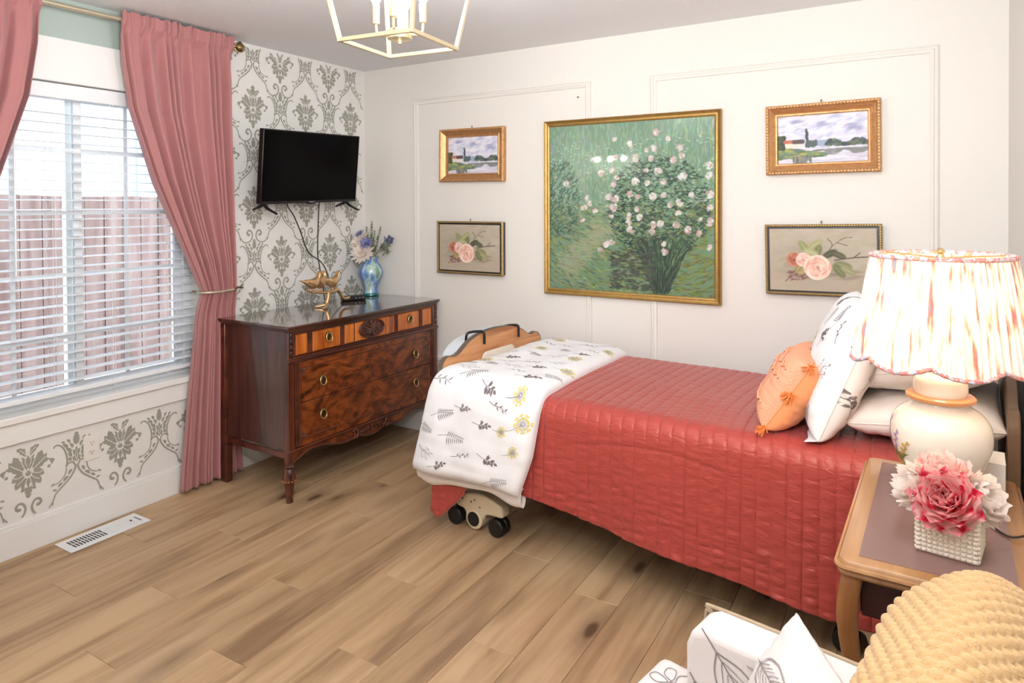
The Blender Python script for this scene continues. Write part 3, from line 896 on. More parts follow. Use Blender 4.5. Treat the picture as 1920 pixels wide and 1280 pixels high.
vt = thing('floor_register', 'white metal floor register beside the baseboard', 'vent', (0.119, -1.86, 0.0), rot=(0, 0, 0))
MB().b2(-0.072, 0.072, -0.178, 0.178, 0.0002, 0.0045).build('plate', M_vent, vt, bevel=0.0025)
s = MB()
for k in range(11):
    y = -0.145 + k * 0.0132
    for (a, b) in ((-0.040, -0.003), (0.003, 0.040)):
        s.b2(a, b, y, y + 0.0072, 0.0046, 0.0050)
s.build('louvre_slots', M_slot, vt)
s = MB()
for k in range(11):
    y = 0.008 + k * 0.0132
    for (a, b) in ((-0.040, -0.003), (0.003, 0.040)):
        s.b2(a, b, y, y + 0.0042, 0.0046, 0.0060)
s.build('closed_louvres', M_vent, vt)
MB().b2(-0.004, 0.006, 0.118, 0.124, 0.0046, 0.009).b2(-0.028, 0.034, 0.150, 0.154, 0.0046, 0.0055).build('lever', M_slot, vt)


# ---- wall mouldings on the back wall: mitred picture-frame trims
def frame_sweep(x0, x1, z0, z1, prof):
    """prof: list of (inset from outer edge, depth out of the wall); faces -Y, mitred corners"""
    mb = MB(); n = len(prof)
    cor = []
    for (i, d) in prof:
        cor.append([(x0 + i, -d, z0 + i), (x1 - i, -d, z0 + i), (x1 - i, -d, z1 - i), (x0 + i, -d, z1 - i)])
    V = [c[k] for c in cor for k in range(4)]
    F = []
    for a in range(n - 1):
        for k in range(4):
            F.append((a * 4 + k, a * 4 + (k + 1) % 4, (a + 1) * 4 + (k + 1) % 4, (a + 1) * 4 + k))
    return mb.add(V, F)


tp = [(0, 0), (0, 0.010), (0.006, 0.014), (0.011, 0.009), (0.015, 0.009), (0.020, 0.015), (0.030, 0.011), (0.034, 0.006), (0.034, 0)]
struct(frame_sweep(0.45, 1.732, 0.485, 2.203, tp).build('trim_1', M_wall, smooth=35))
struct(frame_sweep(2.085, 3.412, 0.485, 2.196, tp).build('trim_2', M_wall, smooth=35))
nl = thing('wall_nail', 'small nail in the wall inside the panel moulding', 'nail', (1.655, 0, 2.115))
MB().tube([(0, 0, 0), (0, -0.012, 0.002)], 0.003, 8).lathe([(0.001, -0.012), (0.005, -0.012), (0.005, -0.014), (0.001, -0.014)], (0, 0, 0.002), 8, 'y').build('nail_body', M_brass, nl)

# ================================================================== DRESSER (front faces +X)
DZ = 0.893
dr = thing('dresser', 'antique dark walnut dresser with amber top drawers and brass ring pulls', 'dresser', (0.39, -0.629, 0), math.radians(-1.5))
mb = MB().b2(-0.295, 0.238, -0.575, 0.575, 0.255, 0.862)
mb.build('carcass', M_dark_side, dr)
# top board with a moulded edge
mb = MB()
for (z0, z1, e) in ((0.862, 0.870, 0.006), (0.870, 0.878, 0.012), (0.878, DZ, 0.018)):
    mb.b2(-0.305, 0.250 + e, -0.588 - e, 0.588 + e, z0, z1)
mb.build('top_board', M_top, dr, bevel=0.004, seg=3)
# corner posts and side rails
for sx, x in ((1, 0.232), (-1, -0.282)):
    for s in (-1, 1):
        MB().b2(x - 0.020, x + 0.020, s * 0.575 - 0.020, s * 0.575 + 0.020, 0.195, 0.862).build('corner_post', M_dark_trim if sx < 0 else M_dark_leg, dr, bevel=0.004)
for s in (-1, 1):
    MB().b2(-0.26, 0.21, s * 0.578 - 0.004, s * 0.578 + 0.008, 0.215, 0.245).build('side_rail', M_dark_leg, dr, bevel=0.003)
FX = 0.240
# carved husk drops on the front posts
for s in (-1, 1):
    mb = MB()
    for k in range(4):
        z = 0.845 - k * 0.030
        mb.sphere((FX + 0.012, s * 0.577, z), 0.012, 8, 6, (0.55, 0.55, 1.25))
        mb.sphere((FX + 0.013, s * 0.577 - 0.007, z - 0.008), 0.006, 6, 5, (0.6, 0.7, 1.5)).sphere((FX + 0.013, s * 0.577 + 0.007, z - 0.008), 0.006, 6, 5, (0.6, 0.7, 1.5))
    mb.build('carved_husk', M_dark_leg, dr, smooth=60)
    mb = MB()
    for k in range(3):
        mb.tube([(FX + 0.010, s * (0.548 - 0.011 * k), 0.275), (FX + 0.010, s * (0.548 - 0.011 * k), 0.705)], 0.0042, 8)
    mb.build('fluted_column', M_dark_trim, dr, smooth=50)
# moulding between the bands and at the base
mb = MB().b2(FX, FX + 0.020, -0.597, 0.597, 0.708, 0.722).b2(FX, FX + 0.013, -0.597, 0.597, 0.722, 0.730).b2(FX, FX + 0.012, -0.597, 0.597, 0.700, 0.708)
mb.build('waist_moulding', M_dark_trim, dr, bevel=0.003)
mb = MB().b2(FX, FX + 0.016, -0.597, 0.597, 0.255, 0.266)
mb.build('base_moulding', M_dark_trim, dr, bevel=0.003)
mb = MB().b2(FX, FX + 0.012, -0.559, 0.559, 0.846, 0.862)
mb.build('upper_rail', M_dark_trim, dr, bevel=0.003)


def ring_pull(parent, y, z, x=FX + 0.012):
    p = MB().lathe([(0.0, 0.0), (0.020, 0.0), (0.021, 0.002), (0.017, 0.004), (0.013, 0.003), (0.010, 0.006), (0.006, 0.008), (0.002, 0.009)], (x, y, z), 20, 'x')
    p.sphere((x + 0.003, y, z + 0.022), 0.008, 8, 6, (0.5, 1.1, 0.9)).sphere((x + 0.003, y - 0.012, z + 0.019), 0.005, 6, 5, (0.5, 1, 1)).sphere((x + 0.003, y + 0.012, z + 0.019), 0.005, 6, 5, (0.5, 1, 1))
    p.tube([(x + 0.008 + 0.004 * (1 - math.sin(t)), y + 0.0205 * math.cos(t), z - 0.003 + 0.0235 * math.sin(t)) for t in np.linspace(0, 2 * PI, 24, endpoint=False)], 0.0036, 8, closed=True, mi=1)
    return p.build('pull', [M_pull_d, M_pull], parent, smooth=50)


# three top drawers built of raised amber panels and reeded dividers
def raised(mb, y0, y1, z0, z1, x0, x1, c=0.005):
    V = [(x0, y0, z0), (x0, y1, z0), (x0, y1, z1), (x0, y0, z1), (x1, y0 + c, z0 + c), (x1, y1 - c, z0 + c), (x1, y1 - c, z1 - c), (x1, y0 + c, z1 - c)]
    mb.add(V, [(4, 5, 6, 7), (0, 1, 5, 4), (1, 2, 6, 5), (2, 3, 7, 6), (3, 0, 4, 7)])
    return mb


ZA, ZB = 0.736, 0.846
for (a, b, pans, divs, py) in ((-0.553, -0.212, [(-0.541, -0.466), (-0.432, -0.240)], [(-0.449, 0.030), (-0.553, 0.012)], -0.333),
                               (0.202, 0.553, [(0.226, 0.418), (0.454, 0.541)], [(0.436, 0.030), (0.553, 0.012)], 0.322)):
    d = MB().b2(FX - 0.005, FX + 0.004, a - 0.01, b + 0.005, ZA - 0.004, ZB).build('top_drawer', M_dark_trim, dr)
    for (p, q) in pans:
        raised(MB(), p, q, ZA + 0.002, ZB - 0.002, FX + 0.004, FX + 0.011).build('amber_panel', M_amber, d, smooth=20)
    for (c, w) in divs:
        mb = MB()
        for k in (-1, 0, 1):
            mb.tube([(FX + 0.006, c + k * w * 0.3, ZA), (FX + 0.006, c + k * w * 0.3, ZB)], w * 0.15, 8)
        mb.build('reeding', M_dark_trim, d, smooth=50)
    ring_pull(d, py, 0.802)
d = MB().b2(FX - 0.005, FX + 0.004, -0.222, 0.212, ZA - 0.004, ZB).build('centre_drawer', M_dark_trim, dr)
for (p, q) in ((-0.206, -0.138), (-0.128, 0.118), (0.126, 0.194)):
    raised(MB(), p, q, ZA + 0.002, ZB - 0.002, FX + 0.004, FX + 0.011).build('amber_panel', M_amber, d, smooth=20)
for c in (-0.224, 0.210):
    mb = MB()
    for k in (-1, 0, 1):
        mb.tube([(FX + 0.006, c + k * 0.008, ZA), (FX + 0.006, c + k * 0.008, ZB)], 0.0045, 8)
    mb.build('reeding', M_dark_trim, d, smooth=50)
med = MB()
ov = lambda t, s=1.0: (FX + 0.015, -0.005 + 0.100 * s * math.cos(t), 0.797 + 0.050 * s * math.sin(t))
med.tube([ov(t) for t in np.linspace(0, 2 * PI, 48, endpoint=False)], 0.0042, 8, closed=True)
med.tube([ov(t, 0.90) for t in np.linspace(0, 2 * PI, 48, endpoint=False)], 0.0022, 6, closed=True)
med.prism([(ov(t, 0.95)[1], ov(t, 0.95)[2]) for t in np.linspace(0, 2 * PI, 40, endpoint=False)], FX + 0.008, FX + 0.0125, 'x')
for k in range(12):
    t = 2 * PI * k / 12 + 0.13
    L = 0.36 + 0.16 * (k % 2)
    c = (FX + 0.016, -0.005 + 0.100 * L * math.cos(t), 0.797 + 0.050 * L * math.sin(t))
    ang = math.atan2(0.050 * math.sin(t), 0.100 * math.cos(t))
    med.sphere(c, 0.022, 8, 6, (0.28, 1.15, 0.36), Matrix.Rotation(ang, 4, 'X'))
med.sphere((FX + 0.018, -0.005, 0.797), 0.009, 10, 7, (0.7, 1, 1))
for k in range(8):
    t = 2 * PI * k / 8
    med.sphere((FX + 0.018, -0.005 + 0.018 * math.cos(t), 0.797 + 0.015 * math.sin(t)), 0.0055, 6, 5)
med.build('carved_medallion', M_dark_leg, d, smooth=60)
# two deep drawers inside a beaded inlay frame
for (z0, z1, pulls) in ((0.492, 0.700, 0.581), (0.268, 0.488, 0.403)):
    d = MB().b2(FX - 0.004, FX + 0.010, -0.530, 0.530, z0, z1).build('drawer', M_dark, dr, bevel=0.002)
    for y in (-0.375, 0.372):
        ring_pull(d, y, pulls, FX + 0.010)
mb = MB()
for z in (0.668, 0.307):
    mb.tube([(FX + 0.0105, -0.513, z), (FX + 0.0105, 0.503, z)], 0.0024, 6)
for y in (-0.513, 0.503):
    mb.tube([(FX + 0.0105, y, 0.307), (FX + 0.0105, y, 0.668)], 0.0024, 6)
mb.build('inlay_bead', M_dark_leg, dr, smooth=60)['label'] = 'thin beaded inlay line'
for (y, s) in ((-0.513, 1), (0.503, -1)):
    for (z, t) in ((0.668, -1), (0.307, 1)):
        mb = MB()
        for (dy, dz, r) in ((0.010, 0.010, 0.010), (0.024, 0.008, 0.007), (0.008, 0.024, 0.007), (0.020, 0.020, 0.006), (0.036, 0.006, 0.004), (0.006, 0.036, 0.004)):
            mb.sphere((FX + 0.011, y + s * dy, z + t * dz), r, 8, 6, (0.4, 1, 1))
        mb.build('corner_carving', M_dark_leg, dr, smooth=60)
# shaped apron with carved scrolls
ap = [(-0.575, 0.262), (-0.575, 0.196), (-0.54, 0.206), (-0.475, 0.230), (-0.42, 0.236), (-0.363, 0.232), (-0.30, 0.216), (-0.24, 0.200), (-0.19, 0.196), (-0.15, 0.204), (-0.10, 0.202), (-0.055, 0.188),
      (-0.005, 0.180), (0.045, 0.188), (0.09, 0.202), (0.14, 0.204), (0.18, 0.196), (0.23, 0.200), (0.29, 0.216), (0.353, 0.232), (0.41, 0.236), (0.465, 0.230), (0.53, 0.208), (0.575, 0.198), (0.575, 0.262)]
MB().prism(ap, FX - 0.018, FX + 0.004, 'x').build('apron', M_dark, dr)
MB().tube([(FX + 0.004, a, b + 0.002) for a, b in smoothpath(ap[1:-1], 60)], 0.0055, 8).build('apron_edge', M_dark_trim, dr, smooth=60)
mb = MB()
for s in (-1, 1):
    yc = -0.005
    sp = [(FX + 0.010, yc + s * (0.130 + 0.026 * (1 - t / 9.0) * math.cos(t + 0.6)), 0.226 + 0.026 * (1 - t / 9.0) * math.sin(t + 0.6)) for t in np.linspace(0, 7.4, 26)]
    mb.tube(sp, np.linspace(0.0075, 0.004, 26), 7)
    mb.tube(smoothpath([(FX + 0.008, yc + s * 0.115, 0.205), (FX + 0.010, yc + s * 0.155, 0.206), (FX + 0.008, yc + s * 0.20, 0.203), (FX + 0.006, yc + s * 0.235, 0.206)], 14), np.linspace(0.009, 0.003, 14), 7)
    for k in range(4):
        mb.sphere((FX + 0.009, yc + s * (0.030 + 0.016 * k), 0.224 + 0.004 * (k % 2)), 0.015, 8, 6, (0.4, 0.5, 1.2), Matrix.Rotation(s * (0.4 + 0.25 * k), 4, 'X'))
    mb.tube(smoothpath([(FX + 0.009, yc, 0.190), (FX + 0.010, yc + s * 0.04, 0.194), (FX + 0.009, yc + s * 0.085, 0.206), (FX + 0.009, yc + s * 0.105, 0.222)], 14), 0.0055, 7)
mb.sphere((FX + 0.009, -0.005, 0.228), 0.016, 8, 6, (0.4, 0.55, 1.3))
mb.build('apron_carving', M_dark_leg, dr, smooth=60)
# turned front legs, square tapering back legs
lp = [(0.021, 0.205), (0.020, 0.192), (0.026, 0.186), (0.024, 0.178), (0.019, 0.172), (0.024, 0.160), (0.030, 0.140), (0.031, 0.124), (0.035, 0.118), (0.035, 0.110), (0.024, 0.104), (0.022, 0.098), (0.0185, 0.050), (0.021, 0.044), (0.021, 0.037), (0.017, 0.033), (0.0165, 0.008), (0.017, 0.0)]
for s in (-1, 1):
    l = MB().lathe(lp, (0.232, s * 0.577, 0), 28, rfn=lambda th, h: 1 + (0.07 * math.cos(10 * th) if 0.045 < h < 0.165 else 0)).build('leg', M_dark_leg, dr, smooth=45)
    mb = MB()
    for k in range(16):
        t = 2 * PI * k / 16
        mb.sphere((0.232 + 0.035 * math.cos(t), s * 0.577 + 0.035 * math.sin(t), 0.114), 0.0042, 6, 5)
    mb.build('bead_ring', M_amber, l, smooth=60)
    MB().prism([(-0.302 + 0.0, s * 0.575 - 0.020), (-0.258, s * 0.575 - 0.020), (-0.258, s * 0.575 + 0.020), (-0.302, s * 0.575 + 0.020)], 0, 0.20, 'z').build('leg', M_dark_leg, dr, bevel=0.003)

# ================================================================== TELEVISION
tv = thing('television', 'black flat television hung on the damask wall above the dresser', 'television', (0.232, -0.690, 1.727), rot=(math.radians(1.6), math.radians(7.0), 0))
TW, TH = 0.742, 0.420
MB().b2(-0.030, 0.006, -TW / 2, TW / 2, -TH / 2, TH / 2).build('housing', M_black, tv, bevel=0.004)
MB().b2(0.0062, 0.0070, -TW / 2 + 0.007, TW / 2 - 0.007, -TH / 2 + 0.016, TH / 2 - 0.007).build('screen', M_screen, tv)
MB().b2(-0.075, -0.028, -0.22, 0.22, -0.15, 0.10).build('back_cover', M_black, tv, bevel=0.012)
MB().b2(0.0062, 0.0068, -0.020, 0.020, -TH / 2 + 0.0045, -TH / 2 + 0.0095).build('logo_bar', M_logo, tv)
MB().b2(-0.012, 0.006, -0.030, 0.030, -TH / 2 - 0.006, -TH / 2 + 0.001).build('sensor_bar', M_black, tv, bevel=0.002)
for y in (-0.335, 0.300):
    mb = MB()
    for s, L in ((1, 0.115), (-1, 0.085)):
        mb.tube(smoothpath([(-0.012, y, -0.205), (-0.012 + s * 0.018, y, -0.222), (-0.012 + s * 0.05, y, -0.236), (-0.012 + s * L, y, -0.252)], 10), np.linspace(0.012, 0.006, 10), 8)
    mb.build('stand_foot', M_black, tv, smooth=50)
mb = MB().b2(-0.20, -0.07, -0.05, 0.05, -0.05, 0.05).b2(-0.229, -0.19, -0.10, 0.10, -0.10, 0.10)
mb.build('wall_bracket', M_black, tv, bevel=0.004)
bpy.context.view_layer.update()
TVI = tv.matrix_world.inverted()
for pts in ([(0.185, -0.815, 1.55), (0.135, -0.800, 1.505), (0.10, -0.723, 1.442), (0.09, -0.663, 1.344), (0.09, -0.603, 1.216), (0.095, -0.512, 1.153), (0.10, -0.468, 1.096), (0.115, -0.46, 1.034), (0.15, -0.455, 0.985), (0.175, -0.42, 0.935), (0.185, -0.395, 0.915)],
            [(0.17, -0.560, 1.56), (0.12, -0.536, 1.52), (0.085, -0.513, 1.409), (0.07, -0.507, 1.21), (0.072, -0.494, 1.118), (0.082, -0.474, 0.97), (0.090, -0.470, 0.8985)]):
    MB().tube([tuple(TVI @ Vector(p)) for p in smoothpath(pts, 60)], 0.0035, 8).build('cord', M_black, tv, smooth=60)
bx = thing('media_box', 'small black media box lying on the dresser behind the gold birds', 'electronics', (0.215, -0.345, DZ), math.radians(62))
MB().b2(-0.075, 0.075, -0.030, 0.030, 0.002, 0.030).build('box_body', M_black, bx, bevel=0.004)
MB().b2(-0.078, -0.074, -0.012, 0.012, 0.010, 0.022).build('socket', M_slot, bx)
mb = MB()
for xx in (0.005, 0.030, 0.052):
    mb.b2(xx, xx + 0.008, -0.0306, -0.0300, 0.014, 0.020)
mb.build('light_marks', M_logo, bx)

# ================================================================== GOLD BIRDS
fg = thing('bird_figurine', 'rose gold figurine of three birds perched on a branch on the dresser', 'figurine', (0.305, -0.690, DZ))
FY = lambda px: (px - 600) * 0.00380
FZ = lambda py: (577 - py) * 0.00338
br = MB()
br.tube(smoothpath([(0.0, FY(566), FZ(541)), (0.006, FY(575), FZ(545)), (0.0, FY(590), FZ(548)), (0.0, FY(611), FZ(551)), (0.0, FY(622), FZ(550)), (0.0, FY(631), FZ(549)), (-0.004, FY(637), FZ(553)), (-0.008, FY(642), FZ(562)), (-0.008, FY(650), FZ(567)), (-0.004, FY(659), FZ(566))], 44), np.concatenate([np.linspace(0.006, 0.011, 22), np.linspace(0.011, 0.0085, 22)]), 9)
br.tube(smoothpath([(0.0, FY(611), FZ(551)), (0.002, FY(611), FZ(558)), (0.0, FY(609), FZ(567)), (-0.004, FY(607), 0.012)], 12), np.linspace(0.013, 0.011, 12), 9)
br.tube(smoothpath([(0.0, FY(608), 0.02), (0.03, FY(598), 0.010), (0.05, FY(588), 0.0075)], 10), np.linspace(0.011, 0.006, 10), 8)
br.tube(smoothpath([(-0.004, FY(608), 0.018), (-0.03, FY(600), 0.010), (-0.045, FY(596), 0.0075)], 8), np.linspace(0.010, 0.007, 8), 8)
br.tube(smoothpath([(0.0, FY(566), FZ(541)), (0.006, FY(563), FZ(538))], 4), 0.004, 6)
br.build('branch', M_bird, fg, smooth=60)


def bird(cx, cy, cz, heading, turn):
    b = MB(); k_ = 0.74
    prof = [(-0.130, 0.034, 0.004), (-0.095, 0.024, 0.009), (-0.055, 0.010, 0.024), (-0.02, -0.002, 0.038), (0.008, -0.002, 0.043), (0.030, 0.012, 0.040), (0.042, 0.034, 0.030), (0.047, 0.050, 0.0275), (0.054, 0.064, 0.0265), (0.066, 0.072, 0.021), (0.076, 0.073, 0.011)]
    prof = [(a * k_, b_ * k_, c_ * k_) for a, b_, c_ in prof]
    Rz = Matrix.Rotation(heading, 4, 'Z')
    P = smoothpath(prof, 34)
    n = 16; V = []
    for (l, z, r) in P:
        for k in range(n):
            t = 2 * PI * k / n
            flat = 0.45 if l < -0.085 else 1.0
            V.append(Rz @ Vector((l, r * math.cos(t) * (1.25 if l < -0.06 else 1), z + r * math.sin(t) * flat)))
    F = []
    for i in range(len(P) - 1):
        for k in range(n):
            F.append((i * n + k, i * n + (k + 1) % n, (i + 1) * n + (k + 1) % n, (i + 1) * n + k))
    F += [tuple(range(n)), tuple((len(P) - 1) * n + k for k in range(n))]
    b.add([tuple(v + Vector((cx, cy, cz))) for v in V], F)
    o = b.build('bird', M_bird, fg, smooth=60)
    for s in (-1, 1):
        w = MB()
        for (l, z, sc) in ((-0.012, 0.006, 1.0), (-0.040, 0.012, 0.8)):
            c = Rz @ (Vector((l, s * 0.037 * (sc ** 1.5), z + 0.002)) * k_) + Vector((cx, cy, cz))
            w.sphere(c, 0.027 * sc, 10, 7, (1.15, 0.16, 0.55), Rz @ Matrix.Rotation(0.35, 4, 'Y'))
        w.build('wing', M_bird, o, smooth=60)
    bk = Rz @ (Vector((0.074, 0, 0.073)) * k_) + Vector((cx, cy, cz)); tp_ = Rz @ (Vector((0.100, 0, 0.066)) * k_) + Vector((cx, cy, cz))
    MB().tube([tuple(bk), tuple(tp_)], [0.0075, 0.001], 8).build('beak', M_bird, o, smooth=60)
    e = MB()
    for s in (-1, 1):
        e.sphere(Rz @ (Vector((0.062, s * 0.021, 0.078)) * k_) + Vector((cx, cy, cz)), 0.0028, 6, 5)
    e.build('eyes', M_slot, o, smooth=60)
    g = MB()
    for s in (-1, 1):
        p = Rz @ Vector((-0.004, s * 0.009, -0.022)) + Vector((cx, cy, cz))
        g.tube([tuple(p), (p.x, p.y, FZ(546.5))], 0.0035, 6)
        for q in (-0.4, 0, 0.4):
            g.tube([(p.x, p.y, FZ(547)), (p.x + 0.012 * math.sin(q), p.y + 0.012 * math.cos(q), FZ(547) + 0.002)], 0.0022, 5)
    g.build('legs', M_bird, o, smooth=60)


bird(0.012, FY(577), FZ(531), PI / 2 - 0.10, 0)
bird(-0.004, FY(595), FZ(532), PI / 2 + 0.30, 0)
bird(0.004, FY(619), FZ(533), PI / 2 - 0.15, 0)

# ================================================================== VASE AND FLOWERS
VB = Vector((0.152, -0.112, DZ))
vs = thing('glass_vase', 'blue and green swirled glass vase on the dresser end', 'vase', VB)
vp = [(0.050, 0.020), (0.046, 0.040), (0.049, 0.065), (0.060, 0.095), (0.076, 0.130), (0.083, 0.155), (0.079, 0.180), (0.064, 0.208), (0.048, 0.230), (0.044, 0.242), (0.052, 0.258), (0.058, 0.266)]
vp = [tuple(p) for p in smoothpath(vp, 34)]
inner = [(r - 0.004, z) for r, z in reversed(vp)]
MB().lathe(vp + inner + [(0.001, 0.03)], n=36).build('vase_body', M_vase, vs, smooth=60)
MB().lathe([(0.046, 0.0), (0.054, 0.003), (0.055, 0.012), (0.050, 0.021), (0.001, 0.021)], n=36).build('vase_foot', M_teal, vs, smooth=60)

RTW = Vector((0.859, 0.511, 0)); FWW = Vector((0.511, -0.859, 0))    # along the wall view and towards the room


def vpos(dx, z, d=0.0):
    return Vector((RTW.x * dx + FWW.x * d, RTW.y * dx + FWW.y * d, z))


def stem_to(mb, p, r=0.0025, bow=0.02):
    q = vpos(0.12 * p.x, 0.05)
    k = max(0.22, min(1.0, 0.03 / max(0.03, math.hypot(p.x, p.y))))
    n1 = Vector((p.x * k, p.y * k, 0.255))
    mb.tube(smoothpath([tuple(Vector((-p.x * 0.15, -p.y * 0.15, 0.05))), tuple(n1), tuple((n1 + p) / 2 + Vector((0, 0, 0.01))), tuple(p)], 14), r, 6)


def petal_verts(L, w, cup, n=4, m=3):
    """cupped petal growing along +x from the origin"""
    P = np.zeros((n + 1, m, 3))
    for i in range(n + 1):
        t = i / n; ww = w * math.sin(PI * min(0.97, 0.12 + 0.80 * t)) ** 0.8
        for j in range(m):
            v = (j / (m - 1) - 0.5)
            P[i, j] = (L * t, ww * v, cup * L * (t ** 1.7) + 0.18 * w * (2 * v) ** 2 * t)
    return P


def mum(name, label, p, R, mt, layers=4, nrm=(0.3, -0.8, 0.5), group=None):
    t = thing(name, label, 'flower', VB)
    s = MB(); stem_to(s, p); s.build('stem', M_green, t, smooth=60)
    q = Vector(nrm).normalized().to_track_quat('Z', 'Y').to_matrix().to_4x4()
    b = MB()
    for L in range(layers):
        cnt = 16 - 3 * L if layers > 2 else 11
        for k in range(cnt):
            a = 2 * PI * k / cnt + L * 0.35 + random.uniform(-0.1, 0.1)
            tilt = 0.12 + 0.42 * L
            G = petal_verts(R * (1 - 0.17 * L) * random.uniform(0.9, 1.08), R * 0.30, 0.25)
            Mx = q @ Matrix.Rotation(a, 4, 'Z') @ Matrix.Rotation(-tilt, 4, 'Y')
            V = np.array([tuple(Mx @ Vector(v) + p) for v in G.reshape(-1, 3)]).reshape(G.shape)
            b.grid(V)
    b.build('petals', mt, t, smooth=60, fix=False)
    MB().sphere(p + q @ Vector((0, 0, R * 0.18)), R * 0.22, 10, 7).build('flower_centre', M_wflower if layers > 2 else M_berry, t, smooth=60)
    return t


mum('chrysanthemum', 'large white chrysanthemum at the front of the vase', vpos(-0.030, 0.285, 0.080), 0.088, M_wflower)
mum('chrysanthemum', 'white chrysanthemum at the left edge of the bouquet', vpos(-0.068, 0.345, 0.035), 0.070, M_wflower, 4, (-0.2, -0.8, 0.5))
mum('chrysanthemum', 'small white bloom between the two chrysanthemums and the leaves', vpos(-0.050, 0.390, 0.0), 0.046, M_wflower, 3, (0.0, -0.6, 0.8))
mum('lavender_daisy', 'lavender blue daisy above the large white chrysanthemum', vpos(-0.008, 0.352, 0.085), 0.052, M_bflower, 2, (0.3, -0.8, 0.55))
mum('lavender_daisy', 'lavender blue daisy high at the left of the bouquet', vpos(-0.068, 0.410, 0.0), 0.042, M_bflower, 2, (-0.3, -0.5, 0.8))


def sprig(name, label, p, n, L, mt, lean):
    t = thing(name, label, 'foliage', VB)
    s = MB(); stem_to(s, p, 0.0022); s.build('stem', M_green, t, smooth=60)
    b = MB(); n1 = Vector((p.x * 0.35, p.y * 0.35, 0.29))
    for k in range(n):
        f = k / (n - 1); c = n1.lerp(p, f)
        for s_ in range(2):
            a = k * 2.4 + s_ * PI
            G = petal_verts(L * (1 - 0.5 * f), L * 0.55 * (1 - 0.4 * f), 0.3, 3, 3)
            Mx = Matrix.Rotation(a, 4, 'Z') @ Matrix.Rotation(-0.6, 4, 'Y')
            b.grid(np.array([tuple(Mx @ Vector(v) + c) for v in G.reshape(-1, 3)]).reshape(G.shape))
    b.build('leaves', mt, t, smooth=60, fix=False)


sprig('eucalyptus_sprig', 'tallest green eucalyptus sprig in the middle of the bouquet', vpos(0.006, 0.49, -0.02), 12, 0.030, M_green, 0)
sprig('eucalyptus_sprig', 'green eucalyptus sprig just left of the tallest one', vpos(-0.030, 0.452, -0.02), 10, 0.030, M_green, 0)
sprig('eucalyptus_sprig', 'green eucalyptus sprig leaning right of the tallest one', vpos(0.070, 0.455, 0.0), 11, 0.026, M_greend, 0)
sprig('eucalyptus_sprig', 'short eucalyptus sprig over the right shoulder of the vase', vpos(0.035, 0.43, 0.03), 10, 0.026, M_green, 0)
for (lab, p, cnt, R, mt) in (('slate blue berry spray at the right of the bouquet', vpos(0.125, 0.375, 0.0), 46, 0.034, M_berry), ('dusty green filler spray below the blue berries', vpos(0.105, 0.315, 0.02), 60, 0.042, M_greend)):
    t = thing('berry_spray', lab, 'foliage', VB)
    s = MB(); stem_to(s, p, 0.002)
    b = MB()
    for k in range(cnt):
        d = Vector((random.gauss(0, 1), random.gauss(0, 1), random.gauss(0, 1))).normalized() * R * random.uniform(0.4, 1.0)
        b.sphere(p + d, random.uniform(0.004, 0.007), 6, 4)
        if k % 3 == 0: s.tube([tuple(p * 0.95 + Vector((0, 0, 0.01))), tuple(p + d)], 0.001, 4)
    s.build('stem', M_green, t, smooth=60); b.build('berries', mt, t, smooth=60)
t = thing('long_leaf', 'single pale green blade leaf leaning right over the vase rim', 'foliage', VB)
G = petal_verts(0.16, 0.026, 0.1, 8, 3); Mx = Matrix.Rotation(math.atan2(RTW.y, RTW.x), 4, 'Z') @ Matrix.Rotation(-0.85, 4, 'Y')
p0 = vpos(0.020, 0.25, 0.03)
MB().grid(np.array([tuple(Mx @ Vector(v) + p0) for v in G.reshape(-1, 3)]).reshape(G.shape)).build('blade', M_greend, t, smooth=60, fix=False)
s = MB(); stem_to(s, p0 + Vector((0, 0, 0.01)), 0.0022); s.build('stem', M_green, t, smooth=60)

# ================================================================== PICTURES
class Canvas:
    def __init__(s, w, h, n, base):
        s.w, s.h = w, h
        s.nx = n; s.ny = int(n * h / w)
        s.a = np.zeros((s.nx, s.ny, 3)); s.a[:] = np.array(base) / 255
        s.X = np.linspace(0, w, s.nx); s.Y = np.linspace(0, h, s.ny)

    def stroke(s, x, y, ang, l, w, col, al=0.9, soft=0.35):
        r = max(l, w) * 1.1
        i0, i1 = np.searchsorted(s.X, (x - r, x + r)); j0, j1 = np.searchsorted(s.Y, (y - r, y + r))
        if i1 <= i0 or j1 <= j0: return
        dx = s.X[i0:i1, None] - x; dy = s.Y[None, j0:j1] - y
        c, sn = math.cos(ang), math.sin(ang)
        d = np.sqrt(((dx * c + dy * sn) / l) ** 2 + ((-dx * sn + dy * c) / w) ** 2)
        m = np.clip((1 - d) / soft, 0, 1)[..., None] * al
        s.a[i0:i1, j0:j1] = s.a[i0:i1, j0:j1] * (1 - m) + np.array(col) / 255 * m

    def line(s, pts, w, col, al=0.9):
        P = smoothpath(pts, 40)
        for (x, y) in P: s.stroke(x, y, 0, w, w, col, al)

    def build(s, x0, z0, y, m, parent):
        P = np.zeros((s.nx, s.ny, 3)); P[..., 0] = s.X[:, None] + x0; P[..., 2] = s.Y[None, :] + z0; P[..., 1] = y
        return npmesh('canvas', P, m, parent, smooth=False, col=np.clip(s.a, 0, 1), flip=False)


U = random.uniform
J = lambda c, d: tuple(v + U(-d, d) for v in c)


